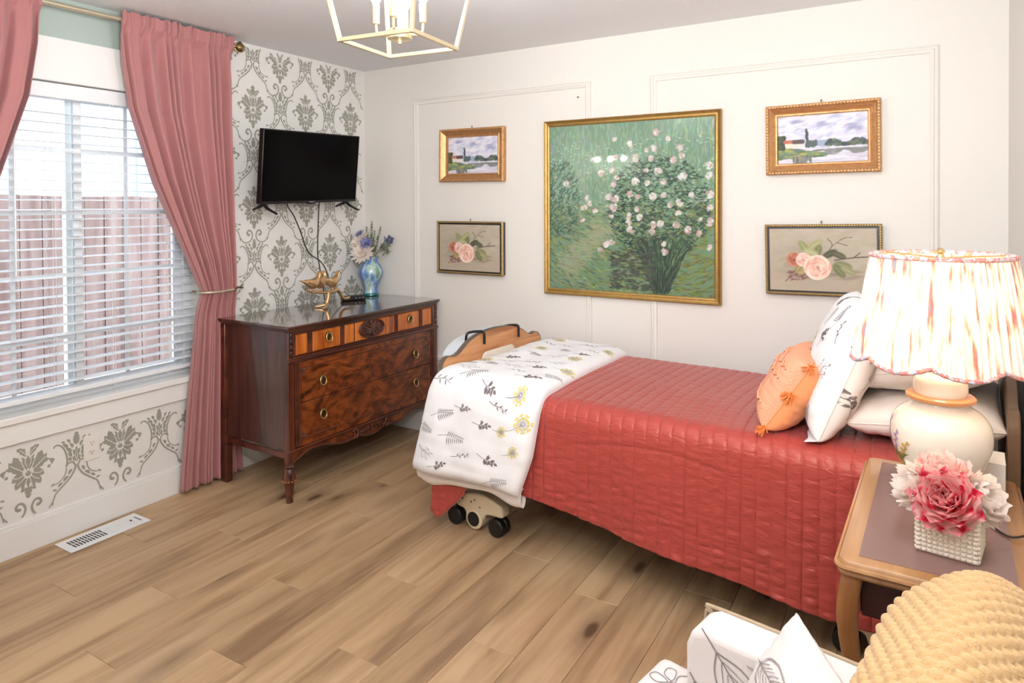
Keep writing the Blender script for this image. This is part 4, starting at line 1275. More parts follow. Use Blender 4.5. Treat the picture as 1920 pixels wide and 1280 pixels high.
def paint_garden(w, h):
    c = Canvas(w, h, 400, (124, 152, 124))
    for _ in range(1500):      # misty upper field, vertical dabs
        x, y = U(0, w), U(0.45, 1) * h
        k = y / h
        c.stroke(x, y, PI / 2 + U(-0.2, 0.2), U(0.012, 0.03), 0.004, J((140 + 12 * k, 166 + 8 * k, 136 + 12 * k), 22), 0.75)
    for _ in range(1700):      # lower meadow, sweeping strokes
        x, y = U(0, w), U(0, 0.52) * h
        lc = [(138, 148, 100), (104, 124, 84), (172, 176, 132), (80, 102, 74), (150, 150, 78)][random.randrange(5)]
        if x > 0.78 * w: lc = [(128, 142, 60), (104, 128, 60), (150, 150, 70), (122, 104, 62)][random.randrange(4)]
        c.stroke(x, y, -0.25 + 1.1 * (x / w - 0.4) + U(-0.3, 0.3), U(0.012, 0.034), 0.0045, J(lc, 14), 0.8)
    for _ in range(520):       # pale path curving on the left
        t = U(0, 1); x = w * (0.10 + 0.26 * t + U(-0.07, 0.07)); y = h * (0.10 + 0.30 * t + U(-0.05, 0.05))
        c.stroke(x, y, -0.2 + U(-0.2, 0.2), U(0.012, 0.03), 0.005, J((168, 168, 132), 16), 0.6)
    for _ in range(1500):      # dark bush masses
        a, r = U(0, 2 * PI), math.sqrt(U(0, 1))
        x, y = w * (0.68 + 0.30 * r * math.cos(a)), h * (0.50 + 0.30 * r * math.sin(a))
        c.stroke(x, y, U(-0.8, 0.8), U(0.008, 0.022), 0.0045, J([(46, 70, 58), (62, 94, 70), (110, 136, 100), (44, 60, 66), (128, 148, 110)][:4][random.randrange(4)], 12), 0.85)
    for _ in range(420):
        a, r = U(0, 2 * PI), math.sqrt(U(0, 1))
        x, y = w * (0.07 + 0.13 * r * math.cos(a)), h * (0.55 + 0.24 * r * math.sin(a))
        c.stroke(x, y, U(0.3, 1.3), U(0.008, 0.02), 0.0045, J([(60, 100, 78), (82, 126, 98), (66, 84, 70)][random.randrange(3)], 12), 0.85)
    for _ in range(700):       # fan of dark blades near the bottom
        t = U(-1, 1); b = U(0, 1)
        x = w * (0.70 + 0.12 * t * (0.4 + b)); y = h * (0.02 + 0.30 * b)
        c.stroke(x, y, PI / 2 - 0.6 * t, U(0.014, 0.04), 0.0032, J([(44, 66, 56), (58, 84, 66), (38, 54, 50), (80, 104, 78)][random.randrange(4)], 10), 0.85)
    for _ in range(300):
        x, y = w * U(0.40, 0.66), h * U(0.02, 0.24)
        c.stroke(x, y, U(-0.3, 0.3), U(0.01, 0.024), 0.006, J([(66, 74, 60), (98, 104, 80), (84, 86, 84)][random.randrange(3)], 10), 0.8)
    for _ in range(260):       # loose pale dashes
        c.stroke(U(0, w), U(0.5, 0.9) * h, U(-0.3, 0.3), U(0.006, 0.014), 0.004, J((214, 220, 200), 16), 0.6)
    pts = []
    for _ in range(64):        # blossoms scattered over the bush
        for _try in range(20):
            x, y = w * min(0.97, max(0.03, random.gauss(0.62, 0.22))), h * min(0.93, max(0.25, random.gauss(0.60, 0.17)))
            if all((x - a) ** 2 + (y - b) ** 2 > 0.036 ** 2 for a, b in pts): break
        pts.append((x, y)); R = U(0.017, 0.031)
        for _k in range(12):
            a = U(0, 2 * PI); rr = U(0, 0.7) * R
            c.stroke(x + rr * math.cos(a), y + rr * math.sin(a), a + PI / 2, U(0.4, 0.7) * R, 0.22 * R + 0.002, J([(236, 220, 212), (244, 236, 228), (226, 196, 192), (206, 168, 164)][random.randrange(4)], 8), 0.85)
    return c


def paint_river(w, h):
    c = Canvas(w, h, 230, (212, 210, 224))
    rs = random.Random(11)
    V = rs.uniform
    for _ in range(420):
        x, y = V(0, w), V(0.42, 1) * h; k = V(0, 1)
        col = [(232, 230, 238), (206, 204, 222), (186, 188, 212), (240, 236, 236), (150, 168, 206)][rs.choice([0, 0, 1, 1, 2, 3, 3, 4])]
        c.stroke(x, y, 0.25 + V(-0.3, 0.3), V(0.012, 0.04), V(0.006, 0.014), col, 0.5, 0.9)
    for (x, y) in ((0.80, 0.72), (0.86, 0.66), (0.52, 0.80), (0.22, 0.86)):
        for _ in range(9): c.stroke(w * (x + V(-0.05, 0.05)), h * (y + V(-0.04, 0.04)), 0.2, 0.026, 0.008, (150, 152, 186), 0.5, 0.9)
    for _ in range(260):
        x, y = V(0, w), V(0, 0.34) * h
        c.stroke(x, y, 0, V(0.02, 0.05), 0.004, [(206, 204, 216), (222, 220, 228), (190, 188, 206)][rs.randrange(3)], 0.7)
    for _ in range(60): c.stroke(w * V(0.44, 0.70), h * (0.36 + V(0, 0.08)), 0, 0.02, 0.010, (150, 166, 190), 0.6)
    for _ in range(170):
        x = V(0.55, 1.0); y = 0.36 + V(0, 0.10) * (0.6 + 0.5 * math.sin(x * 23))
        c.stroke(w * x, h * y, V(0, 1), 0.012, 0.008, [(84, 96, 88), (108, 116, 98), (66, 80, 84)][rs.randrange(3)], 0.8)
        c.stroke(w * x, h * (0.66 - y - 0.02), 0, 0.016, 0.005, (128, 130, 130), 0.5)
    for _ in range(240):
        x = V(0, 0.52); top = 0.34 - 0.16 * (x / 0.52) + 0.02
        c.stroke(w * x, h * V(0.10 + 0.10 * x, top), V(-0.2, 0.1), V(0.012, 0.028), 0.006, [(112, 138, 108), (140, 152, 96), (86, 110, 88), (168, 166, 84), (98, 116, 110)][rs.randrange(5)], 0.8)
    for _ in range(70): c.stroke(w * V(0.0, 0.08), h * V(0.32, 0.56), V(0, 3), 0.012, 0.009, [(86, 92, 70), (66, 76, 62)][rs.randrange(2)], 0.85)
    for k in range(16): c.stroke(w * (0.10 + 0.011 * k), h * 0.385, PI / 2, 0.016, 0.006, (226, 214, 200), 0.9)
    for k in range(9): c.stroke(w * (0.09 + 0.012 * k), h * 0.46, 0, 0.012, 0.010, (186, 112, 92), 0.9)
    for k in range(10): c.stroke(w * (0.19 + 0.011 * k), h * 0.455, 0, 0.012, 0.012, (92, 84, 84), 0.9)
    for k in range(22): c.stroke(w * 0.335 + V(-0.003, 0.003), h * (0.36 + 0.0155 * k), PI / 2, 0.010, 0.006, (74, 80, 84), 0.9)
    for _ in range(40): c.stroke(w * V(0.34, 0.43), h * V(0.35, 0.45), V(0, 1), 0.012, 0.008, (88, 102, 100), 0.8)
    for _ in range(44): c.stroke(w * V(0.18, 0.40), h * V(0.02, 0.12), PI / 2, 0.018, 0.005, [(98, 100, 100), (150, 140, 130), (120, 126, 120)][rs.randrange(3)], 0.7)
    c.stroke(w * 0.47, h * 0.265, 0.05, 0.035, 0.004, (80, 76, 76), 0.9)
    return c


def paint_roses(w, h):
    c = Canvas(w, h, 230, (176, 164, 144))
    rs = random.Random(5); V = rs.uniform
    for _ in range(380):
        x, y = V(0, w), V(0, h)
        k = 1 - 0.26 * math.exp(-(((x / w - 0.36) / 0.3) ** 2 + ((y / h - 0.50) / 0.26) ** 2))
        b = (188, 178, 160) if y > 0.35 * h else (180, 166, 148)
        c.stroke(x, y, V(-0.4, 0.4), V(0.02, 0.05), V(0.010, 0.02), tuple(v * k + V(-5, 5) for v in b), 0.5, 0.9)
    for _ in range(60): c.stroke(w * V(0.2, 0.85), h * V(0.20, 0.34), 0, 0.03, 0.008, (132, 116, 102), 0.3, 0.9)
    tw = (92, 80, 62)
    c.line([(0.62 * w, 0.50 * h), (0.78 * w, 0.54 * h), (0.92 * w, 0.56 * h)], 0.0035, tw)
    c.line([(0.80 * w, 0.55 * h), (0.85 * w, 0.62 * h)], 0.0025, tw)
    c.line([(0.55 * w, 0.60 * h), (0.60 * w, 0.74 * h), (0.56 * w, 0.84 * h)], 0.0022, tw)
    c.line([(0.60 * w, 0.72 * h), (0.70 * w, 0.84 * h), (0.78 * w, 0.86 * h)], 0.002, tw)
    c.line([(0.64 * w, 0.78 * h), (0.74 * w, 0.73 * h)], 0.002, tw)
    for (x, y, a, l, col) in ((0.34, 0.70, -0.9, 0.045, (142, 146, 96)), (0.44, 0.74, 0.6, 0.045, (160, 160, 112)), (0.46, 0.62, 1.2, 0.045, (118, 122, 78)), (0.40, 0.62, -0.3, 0.04, (170, 170, 126)),
                              (0.58, 0.60, 0.5, 0.04, (78, 78, 58)), (0.66, 0.58, -0.4, 0.038, (88, 86, 66)), (0.70, 0.42, -0.3, 0.045, (128, 130, 92)), (0.66, 0.33, -0.9, 0.045, (112, 116, 78)), (0.74, 0.34, -0.5, 0.04, (150, 148, 110)),
                              (0.28, 0.36, 0.9, 0.035, (150, 138, 92)), (0.32, 0.30, 0.2, 0.03, (168, 150, 100))):
        c.stroke(w * x, h * y, a, l, l * 0.46, col, 0.95, 0.3)
        c.stroke(w * x, h * y, a, l * 0.85, l * 0.07, tuple(v + 34 for v in col), 0.7)
    for _ in range(40): c.stroke(w * V(0.16, 0.42), h * V(0.16, 0.30), 0.5 + V(-0.4, 0.4), 0.012, 0.004, (122, 84, 74), 0.7)

    def rose(x, y, R, cols):
        for k in range(40):
            a = V(0, 2 * PI)
            c.stroke(w * x + R * 0.6 * math.cos(a), h * y + R * 0.6 * math.sin(a), a + PI / 2, R * 0.5, R * 0.3, tuple(v + V(-8, 8) for v in cols[0]), 0.9, 0.3)
        for k in range(90):
            t = k / 90; a = k * 2.4 + V(-0.3, 0.3); rr = R * (0.95 - 0.85 * t)
            m = rs.choice([0.0, 0.35, 1.0]); sh = V(-14, 16)
            col = tuple(cols[0][i] * (1 - m) + cols[1][i] * m + sh for i in range(3))
            c.stroke(w * x + rr * 0.8 * math.cos(a) + V(-1, 1) * R * 0.08, h * y + rr * 0.75 * math.sin(a) - R * 0.1 * t, a + PI / 2 + V(-0.3, 0.3), R * 0.34 * (1 - 0.4 * t), R * 0.10, col, 0.8, 0.4)
        for k in range(8): c.stroke(w * x + V(-0.2, 0.2) * R, h * y + V(-0.25, 0.1) * R, V(0, 3), R * 0.16, R * 0.05, tuple(v - 18 for v in cols[1]), 0.7)
    rose(0.24, 0.50, 0.040, ((192, 130, 100), (150, 74, 60)))
    rose(0.33, 0.50, 0.040, ((232, 200, 186), (214, 160, 146)))
    rose(0.46, 0.38, 0.068, ((240, 214, 198), (222, 158, 136)))
    return c


def picture(name, label, cat, x0, x1, z0, z1, kind, group=None, roll=0.0):
    cx, cz = (x0 + x1) / 2, (z0 + z1) / 2
    t = thing(name, label, cat, (cx, 0, cz), rot=(0, roll, 0), group=group)
    X0, X1, Z0, Z1 = x0 - cx, x1 - cx, z0 - cz, z1 - cz
    if kind == 'garden':
        pr = [(0, 0.002), (0, 0.030), (0.004, 0.034), (0.008, 0.030), (0.018, 0.026), (0.026, 0.028), (0.031, 0.026), (0.034, 0.023), (0.034, 0.016)]
        frame_sweep(X0, X1, Z0, Z1, pr).build('frame', M_gilt, t, smooth=30)
        c = paint_garden(x1 - x0 - 0.064, z1 - z0 - 0.064); c.build(X0 + 0.032, Z0 + 0.032, -0.0185, M_printg, t)
        MB().b2(X0 + 0.030, X1 - 0.030, -0.0215, -0.0200, Z0 + 0.030, Z1 - 0.030).build('glass_pane', M_glass, t)
    elif kind == 'river':
        pr = [(0, 0.002), (0, 0.036), (0.005, 0.041), (0.012, 0.041), (0.016, 0.036), (0.022, 0.033), (0.032, 0.025), (0.040, 0.020), (0.044, 0.023), (0.050, 0.021), (0.054, 0.012), (0.054, 0.006)]
        frame_sweep(X0, X1, Z0, Z1, pr).build('frame', M_gilt2, t, smooth=30)
        b = MB()
        n = 34
        for k in range(n):
            for (zz) in (Z0 + 0.009, Z1 - 0.009):
                b.sphere((X0 + 0.012 + (X1 - X0 - 0.024) * k / (n - 1), -0.041, zz), 0.0045, 6, 4, (1.4, 0.7, 0.9))
        for k in range(22):
            for (xx) in (X0 + 0.009, X1 - 0.009):
                b.sphere((xx, -0.041, Z0 + 0.012 + (Z1 - Z0 - 0.024) * k / 21), 0.0045, 6, 4, (0.9, 0.7, 1.4))
        b.build('frame_ornament', M_gilt2, t, smooth=60)
        c = paint_river(x1 - x0 - 0.10, z1 - z0 - 0.10); c.build(X0 + 0.05, Z0 + 0.05, -0.008, M_print, t)
    else:
        MB().b2(X0 + 0.004, X1 - 0.004, -0.036, -0.002, Z0 + 0.004, Z1 - 0.004).build('canvas_edge', M_blackw, t)
        pr = [(0, 0.026), (0, 0.040), (0.004, 0.043), (0.009, 0.043), (0.0125, 0.039), (0.0125, 0.034)]
        frame_sweep(X0, X1, Z0, Z1, pr).build('frame', M_beadg, t, smooth=30)
        b = MB(); n = 46
        for k in range(n):
            for zz in (Z0 + 0.0065, Z1 - 0.0065):
                b.sphere((X0 + 0.006 + (X1 - X0 - 0.012) * k / (n - 1), -0.043, zz), 0.0042, 6, 4)
        for k in range(30):
            for xx in (X0 + 0.0065, X1 - 0.0065):
                b.sphere((xx, -0.043, Z0 + 0.006 + (Z1 - Z0 - 0.012) * k / 29), 0.0042, 6, 4)
        b.build('beading', M_beadg, t, smooth=60)
        c = paint_roses(x1 - x0 - 0.042, z1 - z0 - 0.042); c.build(X0 + 0.021, Z0 + 0.021, -0.0385, M_print, t)
        MB().b2(X0 + 0.012, X1 - 0.012, -0.0375, -0.036, Z0 + 0.012, Z1 - 0.012).build('black_liner', M_blackw, t)
    if kind != 'garden':
        MB().tube([(0.0, -0.02, Z1), (0.0, -0.02, Z1 + 0.010)], 0.003, 8).sphere((0, -0.02, Z1 + 0.012), 0.0045, 8, 6).build('hanger', M_brass, t, smooth=60)
    return t


picture('garden_painting', 'large square green garden painting in a gilt frame above the bed', 'painting', 1.441, 2.467, 0.975, 1.986, 'garden', roll=0.003)
picture('river_painting', 'gilt framed river landscape left of the large green painting, upper of two', 'painting', 0.679, 1.165, 1.648, 1.984, 'river', roll=0.012)
picture('rose_painting', 'gold beaded rose still life left of the large green painting, lower of two', 'painting', 0.659, 1.159, 1.065, 1.398, 'roses', roll=0.004)
picture('river_painting', 'gilt framed river landscape right of the large green painting, upper of two', 'painting', 2.687, 3.187, 1.639, 1.976, 'river', roll=-0.008)
picture('rose_painting', 'gold beaded rose still life partly behind the lampshade', 'painting', 2.685, 3.194, 1.056, 1.397, 'roses', roll=-0.016)

# ================================================================== CHANDELIER
ch = thing('chandelier', 'soft gold open lantern chandelier with candle bulbs under the ceiling', 'ceiling light', (1.784, -1.732, 2.052), math.radians(6.0))
hb, ht, zt = 0.143, 0.205, 0.345
hw_ = 0.0065
cr = lambda s, z: [(-s, -s, z), (s, -s, z), (s, s, z), (-s, s, z)]


def bar(a, b, w=hw_):
    a, b = Vector(a), Vector(b); d = b - a
    q = d.to_track_quat('Z', 'Y').to_matrix().to_4x4() if abs(d.normalized().z) < 0.9 else (Matrix.Rotation(math.atan2(d.y, d.x), 4, 'Z') @ Matrix.Rotation(math.acos(d.normalized().z), 4, 'Y') @ Matrix.Rotation(-math.atan2(d.y, d.x), 4, 'Z'))
    return MB().box((a + b) / 2, (2 * w, 2 * w, d.length + 2 * w * 0.9), q)


for z, s in ((0.0, hb), (zt, ht)):
    c4 = cr(s, z)
    for k in range(4):
        bar(c4[k], c4[(k + 1) % 4]).build('frame_bar', M_gold, ch, bevel=0.001)
for k in range(4):
    bar(cr(hb, 0)[k], cr(ht, zt)[k]).build('upright', M_gold, ch, bevel=0.001)
for k in (0, 1):
    bar(cr(ht, zt)[k], (0, 0, zt)).build('frame_bar', M_gold, ch, bevel=0.001); bar(cr(ht, zt)[k + 2], (0, 0, zt)).build('frame_bar', M_gold, ch, bevel=0.001)
MB().lathe([(0.006, -0.004), (0.008, 0.004), (0.008, 0.010), (0.042, 0.012), (0.043, 0.016), (0.043, 0.040), (0.040, 0.043), (0.010, 0.045), (0.008, 0.05), (0.008, zt + 0.005)], (0, 0, 0.006), 28).build('hub', M_gold, ch, smooth=40)
MB().lathe([(0.008, zt), (0.010, 0.365), (0.062, 0.372), (0.062, 0.3878), (0.001, 0.3878)], (0, 0, 0), 28).build('canopy', M_gold, ch, smooth=40)
for k in range(4):
    a = PI / 4 * 0 + k * PI / 2 + 0.35
    d = Vector((math.cos(a), math.sin(a), 0))
    arm = MB().tube(smoothpath([tuple(d * 0.040 + Vector((0, 0, 0.032))), tuple(d * 0.066 + Vector((0, 0, 0.032))), tuple(d * 0.080 + Vector((0, 0, 0.042))), tuple(d * 0.083 + Vector((0, 0, 0.073)))], 16), 0.0052, 10).build('arm', M_gold, ch, smooth=60)
    MB().lathe([(0.0075, 0.092), (0.0125, 0.095), (0.0125, 0.160), (0.009, 0.162)], tuple(d * 0.083 + Vector((0, 0, -0.022))), 18).build('candle_sleeve', M_gold, arm, smooth=40)
    MB().lathe([(0.008, 0.160), (0.012, 0.168), (0.021, 0.190), (0.022, 0.203), (0.017, 0.226), (0.008, 0.246), (0.001, 0.256)], tuple(d * 0.083 + Vector((0, 0, -0.022))), 16).build('bulb', M_bulb, arm, smooth=60)

# ================================================================== BED (local x from foot to head, local y towards the wall)
BLOC, BRZ = (1.42, -0.555, 0.0), math.radians(-3.5)
bed = thing('hospital_bed', 'adjustable care bed with oak footboard and cream caster base along the picture wall', 'bed', BLOC, BRZ)


def fb_profile(half, zlow, n=60):
    pts = [(-half, zlow)]
    key = [(-1.0, 0.66), (-0.985, 0.735), (-0.93, 0.770), (-0.86, 0.778), (-0.78, 0.772), (-0.68, 0.782), (-0.52, 0.822), (-0.34, 0.846), (-0.15, 0.856), (0, 0.858)]
    L = smoothpath([(a * half, z) for a, z in key], 26)
    pts += [tuple(p) for p in L] + [(-p[0], p[1]) for p in L[::-1][1:]] + [(half, zlow)]
    return pts


FP = [(y, z - 0.006) for y, z in fb_profile(0.445, 0.36)]
MB().prism(FP, -0.012, 0.0125, 'x').build('footboard', M_oakboard, bed)
eb = MB(); n = len(FP)
V = [(-0.0135, y, z) for y, z in FP] + [(0.0132, y, z) for y, z in FP]
cen = np.array([0, 0, 0.6])
eb.tube([(0.0, y, z) for y, z in FP], 0.0001, 3)
eb = MB()
A = np.array(FP); cy = np.array([0, 0.55]); d = np.gradient(A, axis=0); d /= np.linalg.norm(d, axis=1)[:, None]; nn = np.stack([-d[:, 1], d[:, 0]], 1) * 0.0025
B = A + nn
for i in range(n - 1):
    eb.add([(-0.0135, *A[i]), (0.0138, *A[i]), (0.0138, *A[i + 1]), (-0.0135, *A[i + 1]), (-0.0135, *B[i]), (0.0138, *B[i]), (0.0138, *B[i + 1]), (-0.0135, *B[i + 1])], [(4, 5, 6, 7), (0, 1, 5, 4), (2, 3, 7, 6), (1, 2, 6, 5), (3, 0, 4, 7)])
eb.build('edge_band', M_edge, bed)
pl = MB(); r = 0.035; w0, w1, z0, z1 = -0.125, 0.165, 0.58, 0.745
pl.prism([(w0, z0), (w1, z0)] + [(w1 - r + r * math.cos(t), z1 - r + r * math.sin(t)) for t in np.linspace(0, PI / 2, 8)] + [(w0 + r + r * math.cos(t), z1 - r + r * math.sin(t)) for t in np.linspace(PI / 2, PI, 8)], 0.0125, 0.018, 'x')
pl.build('ivory_panel', M_creamp, bed, bevel=0.002)
# headboard with a bevelled brown edge
HX = 2.165
hp = [(y, z) for y, z in fb_profile(0.465, 0.30)]
hp = [(y, z + (0.10 if z > 0.5 else 0)) for y, z in hp]
MB().prism(hp, HX, HX + 0.030, 'x').build('headboard', M_headb, bed, bevel=0.004)
# mattress, deck and side frame
MB().b2(0.035, 2.12, -0.435, 0.435, 0.505, 0.660).build('mattress', M_matt, bed, bevel=0.05, seg=4)
MB().b2(0.03, 2.13, -0.43, 0.43, 0.455, 0.503).build('deck', M_steel, bed, bevel=0.006)
for s in (-1, 1):
    MB().b2(0.02, 2.16, s * 0.40 - 0.02, s * 0.40 + 0.02, 0.40, 0.455).build('side_rail', M_cream, bed, bevel=0.004)
# foot-end base: inclined tubes and the cream pedestal with casters
for x_end in (0.19, 1.85):
    fr = MB().b2(x_end - 0.045, x_end + 0.045, -0.36, 0.36, 0.10, 0.15).build('cross_beam', M_cream, bed, bevel=0.012)
    for s in (-1, 1):
        MB().tube([(x_end + 0.02, s * 0.30, 0.13), (x_end + (0.42 if x_end < 1 else -0.42), s * 0.30, 0.43)], 0.020, 14).build('lift_tube', M_steel, bed, smooth=50)
        MB().tube([(x_end - 0.03, s * 0.22, 0.14), (x_end + (0.30 if x_end < 1 else -0.30), s * 0.22, 0.44)], 0.015, 14).build('strut_tube', M_steel, bed, smooth=50)
        yy = s * 0.395
        leg = MB()
        prof = [(-0.115, 0.108), (-0.100, 0.092), (-0.062, 0.084), (-0.048, 0.050), (-0.030, 0.024), (0.0, 0.012), (0.030, 0.024), (0.046, 0.058), (0.066, 0.084), (0.105, 0.090), (0.150, 0.092), (0.156, 0.112), (0.146, 0.140), (0.075, 0.166), (0.030, 0.176), (-0.03, 0.172), (-0.085, 0.150), (-0.112, 0.130)]
        leg.prism([tuple(p) for p in smoothpath(prof + [prof[0]], 70)[:-1]], yy - 0.030, yy + 0.030, 'y')
        lo = leg.build('leg', M_cream, bed, bevel=0.012, seg=3); lo.location = (x_end, 0, 0)
        MB().lathe([(0.040, -0.037), (0.046, -0.034), (0.046, 0.034), (0.040, 0.037)], (0.0, yy, 0.056), 28, 'y').build('hub_ring', M_cream, lo, smooth=40)
        MB().lathe([(0.030, -0.0395), (0.033, -0.0385), (0.033, 0.0385), (0.030, 0.0395)], (-0.002, yy, 0.056), 24, 'y').build('hub_cap', M_rubber, lo, smooth=40)
        bl2 = MB()
        for (q, z) in ((-0.02, 0.13), (0.03, 0.115), (0.0, 0.142), (-0.07, 0.135)):
            bl2.lathe([(0.001, -0.0315), (0.005, -0.0315), (0.005, 0.0315), (0.001, 0.0315)], (q, yy, z), 10, 'y')
        bl2.build('bolts', M_steel, lo, smooth=40)
        for q in (-0.118, 0.118):
            wl_ = MB()
            for o_ in (-0.019, 0.019):
                wl_.lathe([(0.012, -0.016), (0.036, -0.016), (0.0405, -0.011), (0.0405, 0.011), (0.036, 0.016), (0.012, 0.016)], (q, yy + o_, 0.0405), 26, 'y')
            wl_.lathe([(0.010, 0.04), (0.010, 0.11)], (q, yy, 0), 10)
            wl_.build('caster', M_rubber, lo, smooth=40)

# ---- control box hung over the footboard
pmx = thing('mattress_pump', 'pale grey mattress pump hung by black hooks on the outside of the footboard', 'pump', BLOC, BRZ)
pp = [(-0.275, 0.60), (-0.290, 0.66), (-0.285, 0.735), (-0.262, 0.772), (-0.20, 0.805), (-0.10, 0.826), (0.02, 0.838), (0.12, 0.838), (0.165, 0.825), (0.185, 0.79), (0.190, 0.66), (0.18, 0.60)]
MB().prism([tuple(p) for p in smoothpath(pp, 50)], -0.125, -0.034, 'x').build('pump_case', M_greyp, pmx, bevel=0.012, seg=3)
pq = [(a * 0.93 - 0.003, 0.60 + (b - 0.60) * 0.955) for a, b in pp]
MB().prism([tuple(p) for p in smoothpath(pq, 50)], -0.034, -0.026, 'x').build('back_plate', M_greyp2, pmx, bevel=0.002)
for y in (-0.125, 0.190):
    zt_ = float(np.interp(y, [p[0] for p in FP[1:-1]], [p[1] for p in FP[1:-1]]))
    MB().tube(smoothpath([(-0.040, y - 0.065, zt_ - 0.035), (-0.034, y - 0.062, zt_ + 0.002), (-0.022, y - 0.03, zt_ + 0.009), (0.0, y, zt_ + 0.009), (0.016, y + 0.004, zt_ + 0.008), (0.0235, y + 0.006, zt_ - 0.004), (0.022, y + 0.010, zt_ - 0.055)], 30), 0.0065, 10).build('hook', M_black, pmx, smooth=60)
MB().sphere((-0.026, -0.235, 0.745), 0.004, 8, 6).sphere((-0.026, -0.06, 0.80), 0.004, 8, 6).build('screws', M_slot, pmx)

# ---- satin quilt
ZT = 0.682


def polyline_cross(ys, zs_, rad, n=400):
    """rounded polyline in (y,z): returns arc length samples, points and outward normals"""
    P = []
    pts = [np.array(p, float) for p in zip(ys, zs_)]
    P.append(pts[0])
    for i in range(1, len(pts) - 1):
        a, b, c = pts[i - 1], pts[i], pts[i + 1]
        u = (a - b) / np.linalg.norm(a - b); v = (c - b) / np.linalg.norm(c - b)
        ang = math.acos(np.clip(u @ v, -1, 1)); t = rad / math.tan(ang / 2)
        p0, p1 = b + u * t, b + v * t
        for s in np.linspace(0, 1, 16):
            P.append((1 - s) ** 2 * p0 + 2 * s * (1 - s) * (b + (u + v) * 0.0) + s * s * p1)
    P.append(pts[-1])
    P = np.array(P); d = np.r_[0, np.cumsum(np.linalg.norm(np.diff(P, axis=0), axis=1))]
    s = np.linspace(0, d[-1], n); Q = np.stack([np.interp(s, d, P[:, 0]), np.interp(s, d, P[:, 1])], 1)
    T = np.gradient(Q, axis=0); T /= np.linalg.norm(T, axis=1)[:, None]
    N = np.stack([T[:, 1], -T[:, 0]], 1)   # path runs from back to front: normal points up / out
    k = np.ones(9) / 9
    for i in range(2):
        N[:, i] = np.convolve(np.pad(N[:, i], 4, 'edge'), k, 'valid')
    return s, Q, N


qs, qQ, qN = polyline_cross([0.475, 0.462, -0.475, -0.500], [0.44, ZT, ZT - 0.012, 0.02], 0.075)
b_front = 0.25 + 0.937                  # arc length near the front bend
hem_x = [-0.06, 0.02, 0.05, 0.12, 0.18, 0.20, 0.215, 0.30, 0.55, 0.80, 0.95, 1.15, 1.35, 1.6, 1.8, 2.1]
hem_z = [0.16, 0.09, 0.062, 0.13, 0.19, 0.24, 0.315, 0.292, 0.265, 0.225, 0.205, 0.192, 0.180, 0.155, 0.142, 0.13]


def quilt_pts(a, b, front_only=False, disp=True):
    y = np.interp(b, qs, qQ[:, 0]); z = np.interp(b, qs, qQ[:, 1])
    ny = np.interp(b, qs, qN[:, 0]); nz = np.interp(b, qs, qN[:, 1])
    drop = np.clip((b - b_front) / 0.5, 0, 1)
    y = y - 0.012 * drop * np.sin(a * 5.2 + 0.6) - 0.010 * drop * np.sin(a * 11 + 2)
    return y, z, ny, nz, drop


NA, NB = 430, 250
av = np.linspace(0.014, 2.03, NA)
zh = np.interp(av, hem_x, hem_z)
sh = np.interp(-zh, -qQ[200:, 1], qs[200:])        # arc length at which the front reaches the hem height
t = np.linspace(0, 1, NB)
Bq = np.where(t[None, :] < 0.62, t[None, :] / 0.62 * (b_front - 0.02), (b_front - 0.02) + (t[None, :] - 0.62) / 0.38 * (sh[:, None] - b_front + 0.02))
Aq = np.repeat(av[:, None], NB, 1)
skew = 0.05 * np.sin(np.clip((Bq - 0.3) / 0.9, 0, 1) * PI) * np.clip(Aq, 0, 1)
y, z, ny, nz, drop = quilt_pts(Aq, Bq)
ph = (Aq + skew * 0.6) / 0.0505
cell = np.abs(np.sin(PI * ph))
top_w = 0.12 + 0.88 * drop
ch_h = 0.0050 * np.clip(cell * 2.6, 0, 1) ** 0.6 * (0.6 + 0.4 * cell)
puck = 0.0032 * cell * wobble(Aq * 60, Bq * 190, 21, 9) + 0.0022 * cell * wobble(Aq * 40, Bq * 90, 22, 7)
sagw = 0.006 * wobble(Aq * 6, Bq * 9, 23) + 0.004 * wobble(Aq * 15, Bq * 17, 24)
crease = -0.010 * np.exp(-((Bq - (b_front + 0.09 + 0.05 * np.sin(Aq * 4.3))) / 0.010) ** 2) * np.clip(np.sin(Aq * 4.0 - 2.6), 0, 1) \
    + 0.008 * np.exp(-((Bq - (b_front + 0.075 + 0.05 * np.sin(Aq * 4.3))) / 0.010) ** 2) * np.clip(np.sin(Aq * 4.0 - 2.6), 0, 1)
D = ch_h + puck * top_w + sagw * (0.35 + 0.65 * drop) + crease * drop ** 0.5
# slight sag under the pillows, end flap at the foot falls in
endf = np.clip((0.05 - Aq) / 0.05, 0, 1)
Pq = np.stack([Aq, y + ny * D, z + nz * D - 0.012 * endf], -1)
quilt = thing('quilt', 'rose satin channel-stitched quilt spread over the bed', 'quilt', BLOC, BRZ)
qo = npmesh('quilt_cloth', Pq, M_quilt, quilt)
sd = qo.modifiers.new('thick', 'SOLIDIFY'); sd.thickness = 0.010; sd.offset = -1
MB().tube([tuple(Pq[i, -1] + np.array([0, 0.003, 0.004])) for i in range(0, NA, 2)], 0.0085, 8).build('binding', M_quilthem, quilt, smooth=60)
# turned corner at the foot: the short end of the quilt hanging behind the triangle
uu, vv = np.meshgrid(np.linspace(0, 1, 24), np.linspace(0, 1, 40), indexing='ij')
P = np.stack([0.012 + 0.012 * np.sin(vv * 9) * uu, -0.497 + uu * 0.30, 0.45 - (0.45 - 0.075 - 0.27 * uu ** 0.7) * vv], -1)
fo = npmesh('end_flap', P, M_quilt, quilt); sd = fo.modifiers.new('thick', 'SOLIDIFY'); sd.thickness = 0.008


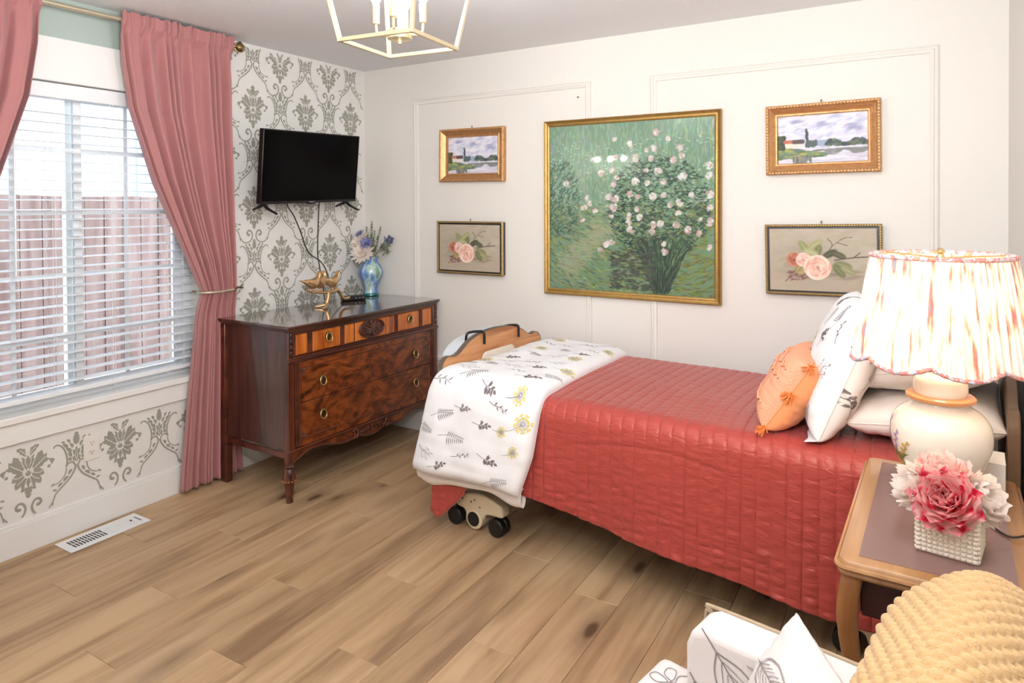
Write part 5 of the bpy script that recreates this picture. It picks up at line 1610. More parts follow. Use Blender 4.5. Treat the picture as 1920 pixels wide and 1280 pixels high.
# ---- folded floral comforter across the foot
cs, cQ, cN = polyline_cross([0.455, -0.482, -0.560], [ZT + 0.006, ZT + 0.0, 0.285], 0.085)
LB = cs[-1]
XLk = ([0.0, 0.60, 0.95, 1.15, LB], [0.030, 0.024, 0.0, -0.030, -0.058])
XRk = ([0.0, 0.45, 0.80, 0.95, 1.15, LB], [0.560, 0.562, 0.585, 0.595, 0.575, 0.525])


def comf(s, b, k=1.0, thick=0.058, disp=True):
    """s in [-1,1] across the fold (foot to head), b arc length back to front"""
    b = np.clip(b, 0, LB)
    xl, xr = np.interp(b, *XLk), np.interp(b, *XRk)
    f = np.sign(s) * (1 - (1 - np.abs(s)) ** 1.7)
    x = (xl + xr) / 2 + (xr - xl) / 2 * f
    T = thick * np.clip(1 - np.abs(s) ** 2.6, 0, 1) ** 0.55
    e = np.clip(np.minimum((b + 0.0) / 0.06, (LB - b) / 0.05), 0, 1)
    T = T * np.sqrt(np.clip(1 - (1 - e) ** 2, 0, 1))
    y = np.interp(b, cs, cQ[:, 0]); z = np.interp(b, cs, cQ[:, 1])
    ny = np.interp(b, cs, cN[:, 0]); nz = np.interp(b, cs, cN[:, 1])
    w = 0.008 * wobble(x * 9, b * 8, 31) + 0.004 * wobble(x * 22, b * 20, 32) + 0.0015 * wobble(x * 60, b * 70, 33)
    drop = np.clip((b - 1.02) / 0.3, 0, 1)
    w = w + 0.006 * drop * np.sin(x * 26 + b * 5)
    w = w * np.clip(T / thick * 1.5, 0, 1)
    z = z - 0.010 * np.sin(x * 9 + 1.0) * np.clip((b - LB + 0.12) / 0.12, 0, 1) - 0.012 * np.clip((x - 0.25) / 0.3, 0, 1) * np.clip((b - LB + 0.4) / 0.4, 0, 1)
    return np.stack([x, y + ny * (T * k + w), z + nz * (T * k + w)], -1)


cft = thing('comforter', 'white floral comforter folded across the foot of the bed', 'comforter', BLOC, BRZ)
sv = np.linspace(-1, 1, 110); bv = np.linspace(0, LB, 190)
S_, B_ = np.meshgrid(sv, bv, indexing='ij')
Pc = comf(S_, B_)
npmesh('upper_fold', Pc, M_cotton, cft)
# closing under side and the lower layer that peeps out below the hem
Pu = Pc.copy(); 
yb = np.interp(B_, cs, cQ[:, 0]); zb = np.interp(B_, cs, cQ[:, 1]); nyb = np.interp(B_, cs, cN[:, 0]); nzb = np.interp(B_, cs, cN[:, 1])
P0 = comf(S_, B_, 0.0); inner = 0.5 * P0 + 0.5 * Pc
inner[..., 1] = P0[..., 1] + nyb * 0.004; inner[..., 2] = P0[..., 2] + nzb * 0.004
npmesh('lower_fold', inner, M_cotton, cft, flip=True)
# hem roll of the lower layer
lo_pts = []
hem = comf(np.linspace(-0.93, 0.99, 60), np.full(60, LB))
U2, V2 = np.meshgrid(np.linspace(0, 1, 60), np.linspace(0, 1, 16), indexing='ij')
base = hem[:, None, :].repeat(16, 1)
th = V2 * 2 * PI
fall = 0.050 + 0.012 * np.sin(U2 * 9)
base[..., 1] += 0.034 + 0.020 * np.cos(th); base[..., 2] += -fall * 0.5 + 0.012 + (fall * 0.5 + 0.012) * np.sin(th) + 0.004 * np.sin(U2 * 22)
npmesh('under_layer', base, M_white_cloth, cft)


# sprigs printed on the comforter
def sp_twig(s, c, rs):
    P = [((0, 0), (0.3, 0.02), (0.65, -0.03), (1.0, 0.05))]
    out = strip2([(a * s, b * s) for a, b in P[0]], 0.0022, 0.0012, 10)
    for k in range(5):
        t = 0.3 + 0.14 * k; sg = 1 if k % 2 else -1
        out += leaf2((t * s, 0.0), ((t + 0.12) * s, sg * 0.11 * s), 0.020 * s + 0.003, 3)
    return [(out, c)]


def sp_fern(s, c, rs):
    out = strip2([(0, 0), (0.4 * s, -0.05 * s), (s, 0.05 * s)], 0.0022, 0.001, 8)
    for k in range(9):
        t = 0.35 + 0.07 * k; L = 0.26 * s * (1.25 - t)
        for sg in (1, -1):
            out += leaf2((t * s, -0.02 * s), ((t + 0.07) * s, sg * L + 0.02 * s), 0.030 * s, 3, 0.1 * sg)
    return [(out, c)]


def sp_berry(s, c, rs):
    out = strip2([(0, 0), (0.4 * s, 0.03 * s), (0.9 * s, -0.04 * s)], 0.0022, 0.0014, 8)
    for (a, b, q) in ((0.45, 0.02, 1.1), (0.5, 0.0, -0.9), (0.62, 0.0, 0.5), (0.6, 0.03, 1.8), (0.72, -0.02, -0.6), (0.8, -0.03, 0.9), (0.9, -0.04, 0.1), (0.55, 0.0, -1.7), (0.74, 0.0, 2.0)):
        out += leaf2((a * s, b * s), (a * s + 0.22 * s * math.cos(q), b * s + 0.22 * s * math.sin(q)), 0.11 * s, 3)
    return [(out, c)]


def sp_umbel(s, c, rs):
    out = []; yel = []
    for k in range(17):
        q = 2 * PI * k / 17; L = (0.42 if k % 2 else 0.28) * s
        out += strip2([(0.06 * s * math.cos(q), 0.06 * s * math.sin(q)), (0.6 * L * math.cos(q + 0.06), 0.6 * L * math.sin(q + 0.06)), (0.9 * L * math.cos(q), 0.9 * L * math.sin(q))], 0.0016, 0.001, 4)
        for j in (-0.13, 0.13):
            yel += disc2((L * math.cos(q + j), L * math.sin(q + j)), 0.055 * s, 6)
    out2 = strip2([(0, 0), (-0.55 * s, 0.10 * s), (-1.0 * s, 0.06 * s)], 0.0022, 0.001, 8)
    return [(yel, 2), (out, 1), (out2, 0)]


def sp_branch(s, c, rs):
    out = strip2([(0, 0), (0.35 * s, 0.06 * s), (0.7 * s, 0.02 * s), (s, 0.10 * s)], 0.0024, 0.001, 10)
    for (t, L, q) in ((0.3, 0.3, 0.9), (0.45, 0.28, -0.7), (0.6, 0.26, 0.8), (0.75, 0.2, -0.6)):
        e = (t * s + L * s * math.cos(q), 0.04 * s + L * s * math.sin(q))
        out += strip2([(t * s, 0.04 * s), ((t * s + e[0]) / 2, (0.04 * s + e[1]) / 2 + 0.02 * s), e], 0.0016, 0.001, 5)
        out += leaf2(e, (e[0] + 0.10 * s, e[1] + 0.03 * s), 0.035 * s, 3) + disc2(((t * s + e[0]) / 2, e[1]), 0.018 * s, 6)
    return [(out, c)]


SPR = [sp_twig, sp_fern, sp_berry, sp_umbel, sp_branch]


def scatter(regs, seed, size=(0.09, 0.15), rot0=0.0, gap=0.105, n=400, kinds=SPR):
    rs = random.Random(seed); pts = []; ps = []
    (a0, a1, b0, b1) = regs
    for _ in range(n):
        a, b = rs.uniform(a0, a1), rs.uniform(b0, b1)
        if all((a - p) ** 2 + (b - q) ** 2 > gap ** 2 for p, q in pts):
            pts.append((a, b)); f = kinds[len(pts) % len(kinds)]
            sz = rs.uniform(*size) * (0.62 if f is sp_umbel else 1)
            rot = rot0 + rs.uniform(-0.5, 0.5); c = 0 if rs.random() < 0.65 else 1
            for polys, k in f(sz, c, rs):
                cx = 0 if f is sp_umbel else -0.5 * sz
                ps.append((place2(place2(polys, cx, 0), a, b, rot), k))
    return ps


SW = 0.29
Sc = lambda a, b: comf(np.clip(np.sign(a) * (1 - (1 - np.clip(np.abs(a) / SW, 0, 1)) ** (1 / 1.7)), -0.999, 0.999), np.clip(b, 0, LB))
ps = scatter((-0.255, 0.255, 0.03, LB - 0.03), 3, (0.08, 0.135), 0.0, 0.092, 700)
lay(ps, Sc, -0.0012).build('printed_sprigs', [M_ink, M_ink2, M_yellow], cft, fix=False)['kind'] = 'stuff'


# ================================================================== PILLOWS
def pillow_fn(w, h, t, pinch=0.06, seed=1, sag=0.0, rough=1.0, pw=0.42):
    def S(u, v, side):
        """u,v in [-1,1]"""
        e = ((1 - np.abs(u) ** 2.4) * (1 - np.abs(v) ** 2.4))
        T = t / 2 * np.clip(e, 0, 1) ** pw
        x = w / 2 * u * (1 - pinch * (1 - np.abs(v) ** 2)); y = h / 2 * v * (1 - pinch * (1 - np.abs(u) ** 2))
        wr = rough * (0.006 * wobble(u * 4, v * 4, seed) + 0.003 * wobble(u * 9, v * 9, seed + 1) + 0.002 * wobble(u * 18 + 2, v * 18, seed + 2)) * np.clip(e * 3, 0, 1) ** 0.5
        # gathered puckers along the seams
        pk = rough * 0.003 * np.sin(u * 34 + seed) * np.exp(-((1 - np.abs(v)) / 0.10)) + rough * 0.003 * np.sin(v * 30 + seed) * np.exp(-((1 - np.abs(u)) / 0.10))
        z = side * (T + wr * 0.8 + pk * np.clip(e * 8, 0, 1)) - sag * (np.abs(u) ** 2) * 0.3
        return np.stack([x, y, z], -1)
    return S


def place_basis(o, loc, X, Y, Z):
    o.matrix_world = Matrix(((X[0], Y[0], Z[0], loc[0]), (X[1], Y[1], Z[1], loc[1]), (X[2], Y[2], Z[2], loc[2]), (0, 0, 0, 1)))


def lean_basis(lean, yaw):
    Rz = Matrix.Rotation(yaw, 3, 'Z')
    return Rz @ Vector((0, -1, 0)), Rz @ Vector((math.sin(lean), 0, math.cos(lean))), Rz @ Vector((-math.cos(lean), 0, math.sin(lean)))


def pillow(name, label, cat, S, mf, mb_, n=70, group=None):
    root = thing(name, label, cat, group=group)
    u = np.sin(np.linspace(-PI / 2, PI / 2, n)); A, B = np.meshgrid(u, u, indexing='ij')
    npmesh('front_cover', S(A, B, 1.0), mf, root)
    npmesh('back_cover', S(A, B, -1.0), mb_, root, flip=True)
    k = np.linspace(-1, 1, 60); rim = [(a, -1) for a in k] + [(1, a) for a in k[1:]] + [(a, 1) for a in k[::-1][1:]] + [(-1, a) for a in k[::-1][1:-1]]
    R_ = np.array(rim); P = S(R_[:, 0], R_[:, 1], 0.0)
    MB().tube([tuple(p) for p in P], 0.0028, 6, closed=True).build('seam', mb_, root, smooth=60)
    return root


# standing floral sham with a flange
Sh = pillow_fn(0.60, 0.47, 0.20, 0.02, 41, pw=0.33)
sham = pillow('floral_sham', 'white floral pillow standing between the peach cushion and the plain pillows', 'pillow', Sh, M_cotton, M_white_cloth)
X, Y, Z = lean_basis(math.radians(22), math.radians(9)); place_basis(sham, (3.085, -0.800, 0.918), X, Y, Z)
ps = scatter((-0.25, 0.27, -0.20, 0.20), 17, (0.09, 0.13), PI / 2, 0.092)
lay(ps, lambda a, b: Sh(np.clip(a / 0.30, -1, 1), np.clip(b / 0.235, -1, 1), 1.0), 0.0014).build('printed_sprigs', [M_ink, M_ink2, M_yellow], sham, fix=False)['kind'] = 'stuff'
ps = scatter((-0.25, 0.29, -0.21, 0.21), 19, (0.09, 0.13), PI / 2, 0.095)
lay(ps, lambda a, b: Sh(np.clip(a / 0.30, -1, 1), np.clip(b / 0.235, -1, 1), -1.0), -0.0014).build('printed_sprigs', [M_ink, M_ink2, M_yellow], sham, fix=False)['kind'] = 'stuff'
k = np.linspace(0.2, 1.0, 30); V2 = np.linspace(0, 1, 6)
A, B = np.meshgrid(k, V2, indexing='ij')
e = Sh(A, np.full_like(A, -1.0), 0.0); e[..., 1] -= 0.022 * B; e[..., 2] += 0.035 * B * A + 0.004 * np.sin(A * 14) * B
npmesh('flange', e, M_cotton, sham)

# peach lumbar cushion with knitted front and tassels
Sp = pillow_fn(0.45, 0.275, 0.19, 0.02, 51, pw=0.30)
pc = pillow('peach_cushion', 'peach lumbar cushion with knitted front and tassels on the quilt', 'pillow', Sp, M_peachk, M_peach)
X, Y, Z = lean_basis(math.radians(33), math.radians(2)); place_basis(pc, (2.935, -0.850, 0.822), X, Y, Z)
mb = MB()
for (u0, v0, u1, v1) in ((-0.9, 0.55, 0.9, 0.55), (-0.9, 0.25, 0.9, 0.25), (-0.9, -0.55, 0.9, -0.55)):
    tt = np.linspace(0, 1, 44)
    P = Sp(u0 + (u1 - u0) * tt, v0 + (v1 - v0) * tt + 0.05 * np.sin(tt * 60), 1.0) + np.array([0, 0, 0.003])
    mb.tube([tuple(p) for p in P], 0.0042, 6)
mb.build('raised_cable', M_peachk, pc, smooth=60)
for (u, v) in ((0.98, 0.96), (0.98, -0.96), (-0.98, 0.96), (-0.98, -0.96), (0.99, 0.1)):
    mb = MB(); c = Sp(np.array(u), np.array(v), 0.0)
    for j in range(26):
        d = np.array([np.sign(u) * U(0.2, 1), (v if abs(v) > 0.5 else 0) * U(0.1, 0.8) + U(-0.7, 0.5), U(-0.5, 0.7)]); d /= np.linalg.norm(d)
        mb.tube([tuple(c), tuple(c + d * U(0.012, 0.02)), tuple(c + d * U(0.024, 0.036) + np.array([0, -0.008, 0]))], 0.0018, 5)
    mb.build('tassel', M_peacht, pc, smooth=60)

# two plain white pillows
Sw = pillow_fn(0.64, 0.44, 0.165, 0.05, 61, pw=0.36)
w_ = pillow('white_pillow', 'plain white pillow lying flat on the bed, lower of the two', 'pillow', Sw, M_white_cloth, M_white_cloth)
Rz = Matrix.Rotation(math.radians(-3.5), 3, 'Z')
place_basis(w_, (3.360, -0.725, 0.775), Rz @ Vector((0, -1, 0)), Rz @ Vector((1, 0, 0.10)).normalized(), Rz @ Vector((-0.10, 0, 1)).normalized())
Sw2 = pillow_fn(0.62, 0.46, 0.170, 0.06, 71, pw=0.36)
w2 = pillow('white_pillow', 'plain white pillow resting on top of the flat one behind the lamp', 'pillow', Sw2, M_white_cloth, M_white_cloth)
place_basis(w2, (3.345, -0.700, 0.930), Rz @ Vector((0, -1, 0.03)).normalized(), Rz @ Vector((1, 0, 0.16)).normalized(), Rz @ Vector((-0.16, 0.03, 1)).normalized())

# ================================================================== NIGHTSTAND
NZ = 0.72
ns = thing('nightstand', 'narrow honey wood side table with mauve inlaid top between chair and bed', 'side table', (3.368, -1.592, 0), math.radians(-2.0))
hw, hl = 0.186, 0.360


def rrect(hx, hy, r, n=6):
    P = []
    for (cx, cy, a0) in ((hx - r, hy - r, 0), (-hx + r, hy - r, PI / 2), (-hx + r, -hy + r, PI), (hx - r, -hy + r, 1.5 * PI)):
        for k in range(n + 1):
            a = a0 + PI / 2 * k / n; P.append((cx + r * math.cos(a), cy + r * math.sin(a)))
    return P


prof = [(-0.020, -0.038), (-0.008, -0.036), (-0.004, -0.030), (-0.006, -0.024), (0.0, -0.021), (0.004, -0.016), (0.002, -0.011), (-0.003, -0.009), (-0.004, -0.006), (-0.008, -0.001), (-0.014, 0.0)]
mb = MB(); n = None; V = []
for (e, z) in prof:
    P = rrect(hw + e, hl + e, 0.028 + e); n = len(P); V += [(a, b, NZ + z) for a, b in P]
F = []
for i in range(len(prof) - 1):
    for k in range(n):
        F.append((i * n + k, i * n + (k + 1) % n, (i + 1) * n + (k + 1) % n, (i + 1) * n + k))
F += [tuple(range(n - 1, -1, -1)), tuple((len(prof) - 1) * n + k for k in range(n))]
mb.add(V, F).build('table_top', M_honey, ns, smooth=40)
MB().b2(-hw + 0.044, hw - 0.044, -hl + 0.040, hl - 0.040, NZ, NZ + 0.0008).build('inlay', M_inlay, ns)
for s in (-1, 1):
    MB().b2(s * (hw - 0.045), s * (hw - 0.062), -hl + 0.06, hl - 0.06, 0.590, 0.682).build('side_apron', M_apron, ns)
    MB().b2(-hw + 0.05, hw - 0.05, s * (hl - 0.045), s * (hl - 0.062), 0.590, 0.682).build('end_apron', M_apron, ns)
    for q in (-1, 1):
        mb = MB()
        path = smoothpath([(0.004, 0.684), (0.012, 0.64), (0.014, 0.57), (0.002, 0.46), (-0.014, 0.35), (-0.020, 0.22), (-0.012, 0.10), (0.006, 0.03), (0.014, 0.0)], 26)
        rad = np.interp(path[:, 1], [0, 0.03, 0.1, 0.3, 0.5, 0.6, 0.684], [0.018, 0.014, 0.012, 0.014, 0.019, 0.022, 0.022])
        V = []; nn_ = 12
        for (d, z), r in zip(path, rad):
            cx, cy = s * (hw - 0.038) + s * d, q * (hl - 0.038) + q * d
            for k in range(nn_):
                a = 2 * PI * k / nn_; sq = 1 / max(abs(math.cos(a)), abs(math.sin(a))) ** 0.6
                V.append((cx + r * sq * math.cos(a), cy + r * sq * math.sin(a), z))
        F = []
        for i in range(len(path) - 1):
            for k in range(nn_):
                F.append((i * nn_ + k, i * nn_ + (k + 1) % nn_, (i + 1) * nn_ + (k + 1) % nn_, (i + 1) * nn_ + k))
        F += [tuple(range(nn_ - 1, -1, -1)), tuple((len(path) - 1) * nn_ + k for k in range(nn_))]
        mb.add(V, F).build('leg', M_honeyleg, ns, smooth=50)
MB().b2(-hw + 0.06, hw - 0.06, -hl + 0.06, hl - 0.06, 0.16, 0.175).build('lower_shelf', M_apron, ns)

# ================================================================== TABLE LAMP
LP = Vector((3.378, -1.450, NZ + 0.0008))
lamp = thing('table_lamp', 'cream ceramic ginger jar lamp with pleated floral shade, lit, on the side table', 'lamp', LP)
MB().lathe([(0.001, 0), (0.062, 0.0), (0.066, 0.006), (0.060, 0.014), (0.058, 0.020)], n=40).build('foot', M_woodrim, lamp, smooth=40)
jar = [(0.050, 0.016), (0.062, 0.022), (0.080, 0.050), (0.100, 0.095), (0.113, 0.135), (0.1165, 0.165), (0.112, 0.195), (0.096, 0.220), (0.074, 0.236), (0.064, 0.245), (0.062, 0.256)]
MB().lathe([tuple(p) for p in smoothpath(jar, 40)], n=48).build('jar', M_ceramic, lamp, smooth=60)
MB().lathe([(0.058, 0.252), (0.074, 0.252), (0.080, 0.257), (0.080, 0.263), (0.074, 0.268), (0.058, 0.268)], n=44).build('wooden_rim', M_woodrim, lamp, smooth=50)
MB().lathe([tuple(p) for p in smoothpath([(0.060, 0.268), (0.062, 0.276), (0.062, 0.298), (0.056, 0.312), (0.040, 0.321), (0.026, 0.325), (0.024, 0.330)], 24)], n=44).build('jar_lid', M_ceramic, lamp, smooth=60)
MB().lathe([tuple(p) for p in smoothpath([(0.018, 0.326), (0.026, 0.332), (0.029, 0.342), (0.026, 0.352), (0.018, 0.358), (0.012, 0.361)], 20)], n=36).build('knob', M_ceramic, lamp, smooth=60)
mb = MB().lathe([(0.0292, 0.3410), (0.0300, 0.3425), (0.0292, 0.3440)], n=36, cap=False).lathe([(0.017, 0.357), (0.019, 0.360), (0.015, 0.364), (0.010, 0.368), (0.010, 0.410), (0.014, 0.412), (0.014, 0.436), (0.008, 0.438)], n=28)
mb.build('brass_neck', M_pull, lamp, smooth=50)
MB().lathe([(0.012, 0.438), (0.020, 0.455), (0.030, 0.485), (0.029, 0.505), (0.018, 0.528), (0.001, 0.536)], n=20).build('bulb', M_lampbulb, lamp, smooth=60)
mb = MB()
for s in (-1, 1):
    mb.tube(smoothpath([(s * 0.014, 0, 0.415), (s * 0.055, 0, 0.45), (s * 0.060, 0, 0.52), (s * 0.035, 0, 0.60), (0, 0, 0.622)], 20), 0.0022, 6)
for k in range(3):
    a = 2 * PI * k / 3 + 0.4
    mb.tube([(0, 0, 0.626), (0.158 * math.cos(a), 0.158 * math.sin(a), 0.632)], 0.002, 6)
mb.build('harp', M_pull, lamp, smooth=50)
MB().lathe([(0.004, 0.622), (0.010, 0.628), (0.007, 0.636), (0.011, 0.642), (0.006, 0.650), (0.001, 0.652)], n=18).build('finial', M_pull, lamp, smooth=50)
# pleated shade with a scalloped lower edge
NT, NH = 480, 34
th, hh = np.meshgrid(np.linspace(0, 2 * PI, NT), np.linspace(0, 1, NH), indexing='ij')
NSC = 8
scal = np.abs(np.sin(th * NSC / 2 + 0.5)) ** 0.8
zb = 0.372 - 0.022 * scal
ztop = 0.636
zz = ztop + (zb - ztop) * hh
rr = 0.161 + (0.202 - 0.161) * (hh ** 0.85) + 0.006 * scal * hh
rr = rr + (0.0022 + 0.0018 * hh) * np.sin(th * 72 + 0.8 * np.sin(th * 11)) + 0.001 * np.sin(th * 150)
P = np.stack([rr * np.cos(th), rr * np.sin(th), zz], -1)
npmesh('lampshade', P, M_shade, lamp)
MB().tube([tuple(p) for p in P[:-1:3, -1]], 0.0052, 7, closed=True).build('lower_trim', M_shadetrim, lamp, smooth=60)
MB().tube([(0.163 * math.cos(a), 0.163 * math.sin(a), ztop - 0.004) for a in np.linspace(0, 2 * PI, 90, endpoint=False)], 0.0060, 8, closed=True).build('upper_trim', M_shadetrim, lamp, smooth=60)
# painted meadow flowers on the left flank of the jar
jz = np.array([p[1] for p in jar]); jr = np.array([p[0] for p in jar])


def Sj(a, b):
    r = np.interp(b, jz, jr); t = a / 0.11 + math.radians(196)
    return np.stack([r * np.cos(t), r * np.sin(t), b], -1)


M_dgreen = mat('painted_green', lin(112, 120, 74), 0.3); M_dlil = mat('painted_lilac', lin(176, 140, 176), 0.3); M_dgold = mat('painted_ochre', lin(198, 158, 72), 0.3)
sets = []
for (x0, h, q) in ((-0.03, 0.11, 0.1), (-0.01, 0.13, -0.05), (0.015, 0.10, 0.15), (0.035, 0.08, 0.3), (-0.05, 0.075, -0.2)):
    b0 = 0.075
    sets.append((strip2([(x0 * 0.5, b0), (x0 + q * 0.05, b0 + h * 0.6), (x0 + q * 0.1, b0 + h)], 0.0024, 0.0014, 8), 0))
    for k in range(6):
        f = 0.5 + 0.5 * k / 6
        sets.append((disc2((x0 * (0.5 + 0.5 * f) + q * 0.1 * f + (0.005 if k % 2 else -0.005), b0 + h * f), 0.005, 7), 1 if x0 < 0.02 else 2))
    sets.append((leaf2((x0 * 0.5, b0 + 0.01), (x0 + 0.03, b0 + 0.045), 0.010, 4, 0.1), 0)); sets.append((leaf2((x0 * 0.5, b0 + 0.01), (x0 - 0.025, b0 + 0.05), 0.008, 4, -0.1), 0))
for (a, b) in ((0.01, 0.095), (0.028, 0.085), (-0.015, 0.088)):
    for k in range(7):
        sets.append((leaf2((a, b), (a + 0.013 * math.cos(k * 0.9), b + 0.013 * math.sin(k * 0.9)), 0.007, 3), 2))
lay(sets, Sj, 0.0010).build('painted_flowers', [M_dgreen, M_dlil, M_dgold], lamp, fix=False)
cord = [(0.02, 0.05, 0.004), (0.07, -0.02, 0.004), (0.10, -0.15, 0.004), (0.13, -0.20, 0.0045), (0.165, -0.185, 0.010), (0.182, -0.165, 0.008), (0.192, -0.155, -0.02), (0.196, -0.15, -0.12), (0.20, -0.13, -0.40), (0.23, -0.12, -0.70)]
MB().tube(smoothpath(cord, 60), 0.0028, 8).build('cord', M_brownleg, lamp, smooth=60)

bxw = thing('white_box', 'small plain white box on the side table behind the lamp', 'box', (3.500, -1.335, NZ + 0.0008), math.radians(-4))
MB().b2(-0.028, 0.028, -0.055, 0.055, 0.0, 0.085).build('carton', M_white_cloth, bxw, bevel=0.003)
MB().b2(-0.0285, 0.0285, -0.0555, 0.0555, 0.0835, 0.0858).build('carton_lid', M_plate, bxw, bevel=0.001)

# ================================================================== WOVEN POT AND PEONIES
PP = Vector((3.388, -1.765, NZ + 0.0008))
PR = math.radians(-9)
pot = thing('woven_planter', 'square white woven planter under the pink peonies on the side table', 'planter', PP, PR)
PS, PH = 0.058, 0.100
mb = MB()
mb.b2(-PS, PS, -PS, PS, 0.0, 0.004)
for s in (-1, 1):
    mb.b2(s * PS, s * (PS - 0.005), -PS, PS, 0.004, PH).b2(-PS + 0.005, PS - 0.005, s * PS, s * (PS - 0.005), 0.004, PH)
mb.build('pot_body', M_pot, pot, bevel=0.002)
mb = MB(); nc, nr = 11, 10
for r in range(nr):
    for c in range(nc):
        a = -PS + 0.006 + (2 * PS - 0.012) * c / (nc - 1); z = 0.006 + (PH - 0.011) * r / (nr - 1)
        for (p, sc) in (((a, -PS, z), (1, 0.6, 0.8)), ((a, PS, z), (1, 0.6, 0.8)), ((PS, a, z), (0.6, 1, 0.8)), ((-PS, a, z), (0.6, 1, 0.8))):
            mb.sphere(p, 0.0058, 8, 5, sc)
mb.build('woven_knots', M_pot, pot, smooth=60)
MB().b2(-PS + 0.006, PS - 0.006, -PS + 0.006, PS - 0.006, 0.004, 0.078).build('foam_filler', M_greend, pot)


def peony(name, label, off, R, mt, rows_, nrm, ruffle=0.25, squash=1.0):
    t = thing(name, label, 'flower', PP)
    c = Vector(off); q = Vector(nrm).normalized().to_track_quat('Z', 'Y').to_matrix().to_4x4()
    MB().tube(smoothpath([(c.x * 0.2, c.y * 0.2, 0.079), (c.x * 0.5, c.y * 0.5, 0.10), tuple(c - q @ Vector((0, 0, 0.01)))], 8), 0.003, 8).build('stem', M_green, t, smooth=60)
    shapes = []
    for v in range(4):
        n, m = 6, 7; P = np.zeros((n + 1, m, 3)); rs = random.Random(v + 3)
        for i in range(n + 1):
            tt = i / n; ww = 0.60 * math.sin(PI * min(0.86, 0.10 + 0.70 * tt)) ** 0.6
            for j in range(m):
                s = j / (m - 1) * 2 - 1
                notch = 0.06 * math.cos(s * 5 + v) * tt ** 3
                P[i, j] = (tt + notch, ww * s, 0.28 * tt ** 2 + 0.30 * s * s * tt + ruffle * 0.22 * math.sin(s * 6 + v * 2) * tt ** 2)
        b = MB().grid(P); me = b.mesh('petal', 179); me.materials.append(mt); shapes.append(me)
    for ri, (cnt, tilt, L) in enumerate(rows_):
        for k in range(cnt):
            a = 2 * PI * k / cnt + ri * 0.5 + U(-0.18, 0.18)
            o = bpy.data.objects.new('petal', shapes[random.randrange(4)]); C.objects.link(o); o.parent = t
            Lr = R * L * U(0.88, 1.1)
            o.matrix_local = Matrix.Translation(c) @ q @ Matrix.Rotation(a, 4, 'Z') @ Matrix.Rotation(-tilt + U(-0.1, 0.1), 4, 'Y') @ Matrix.Diagonal((Lr, Lr * U(0.9, 1.15), Lr * squash, 1))
    return t


full = [(9, -0.25, 1.0), (9, 0.12, 0.98), (8, 0.45, 0.92), (7, 0.75, 0.82), (6, 1.05, 0.70), (5, 1.32, 0.58)]
peony('peony', 'large deep pink peony in the front of the woven planter', (-0.008, -0.040, 0.118), 0.062, M_peony, full, (-0.15, -0.75, 0.55))
peony('peony', 'blush pink peony above the deep pink one', (-0.012, 0.010, 0.148), 0.055, M_peony2, full, (-0.1, -0.25, 0.95))
peony('white_bloom', 'white bloom at the left side of the peonies', (-0.060, 0.0, 0.122), 0.048, M_wflower, full[:4], (-0.8, -0.4, 0.45), 0.5)
peony('white_bloom', 'white bloom at the right side of the peonies', (0.052, 0.004, 0.118), 0.050, M_wflower, full[:4], (0.75, -0.45, 0.45), 0.5)
lf = thing('white_leaf', 'long ruffled white petal pointing right from the planter', 'flower', PP)
G = np.zeros((9, 5, 3))
for i in range(9):
    tt = i / 8
    for j in range(5):
        s = j / 4 * 2 - 1
        G[i, j] = (0.065 + 0.042 * tt, 0.01 - 0.03 * tt + 0.018 * s * math.sin(PI * (0.15 + 0.8 * tt)), 0.115 - 0.022 * tt + 0.006 * math.sin(s * 6 + tt * 9))
MB().grid(G).build('petal', M_wflower, lf, smooth=60, fix=False)

# ================================================================== ARMCHAIR AND THROW
chair = thing('armchair', 'white linen armchair with grey botanical sketch print at the lower right', 'armchair', (3.195, -2.49, 0), math.radians(-12))


def rbox(x0, x1, y0, y1, z0, z1, r):
    m = MB().b2(x0, x1, y0, y1, z0, z1)
    return m


rbox(-0.34, 0.30, -0.33, 0.33, 0.15, 0.36, 0.02).build('seat_base', M_fabric, chair, bevel=0.02, seg=3)
rbox(-0.425, 0.13, -0.298, 0.298, 0.362, 0.500, 0.03).build('seat_cushion', M_fabric, chair, bevel=0.022, seg=4)
for s in (-1, 1):
    sil = [(-0.335, 0.15), (-0.338, 0.585), (-0.326, 0.618), (-0.300, 0.630), (0.10, 0.636), (0.24, 0.638), (0.24, 0.15)]
    a0, a1 = (0.235, 0.335) if s > 0 else (-0.335, -0.235)
    ar = MB().prism(sil, a0, a1, 'y').build('arm', M_fabric, chair, bevel=0.014, seg=4)
    e = a1 - 0.005 if s > 0 else a0 + 0.005
    MB().tube(smoothpath([(-0.337, e, 0.18), (-0.340, e, 0.57), (-0.326, e, 0.617), (-0.300, e, 0.629), (0.10, e, 0.635), (0.235, e, 0.637)], 50), 0.0042, 8).build('piping', M_piping, ar, smooth=60)
bk = [(a - 0.075, b) for a, b in [(0.110, 0.30), (0.130, 0.60), (0.165, 0.84), (0.20, 0.885), (0.25, 0.90), (0.30, 0.88), (0.325, 0.80), (0.335, 0.15), (0.14, 0.15)]]
bk = [(a, b if b < 0.5 else 0.5 + (b - 0.5) * 0.72) for a, b in bk]
MB().prism([tuple(p) for p in bk], -0.285, 0.285, 'y').build('backrest', M_fabric, chair, bevel=0.05, seg=4)
for sx in (-0.30, 0.28):
    for s in (-1, 1):
        MB().lathe([(0.013, 0), (0.021, 0.15)], (sx, s * 0.29, 0), 16).build('leg', M_brownleg, chair, smooth=40)


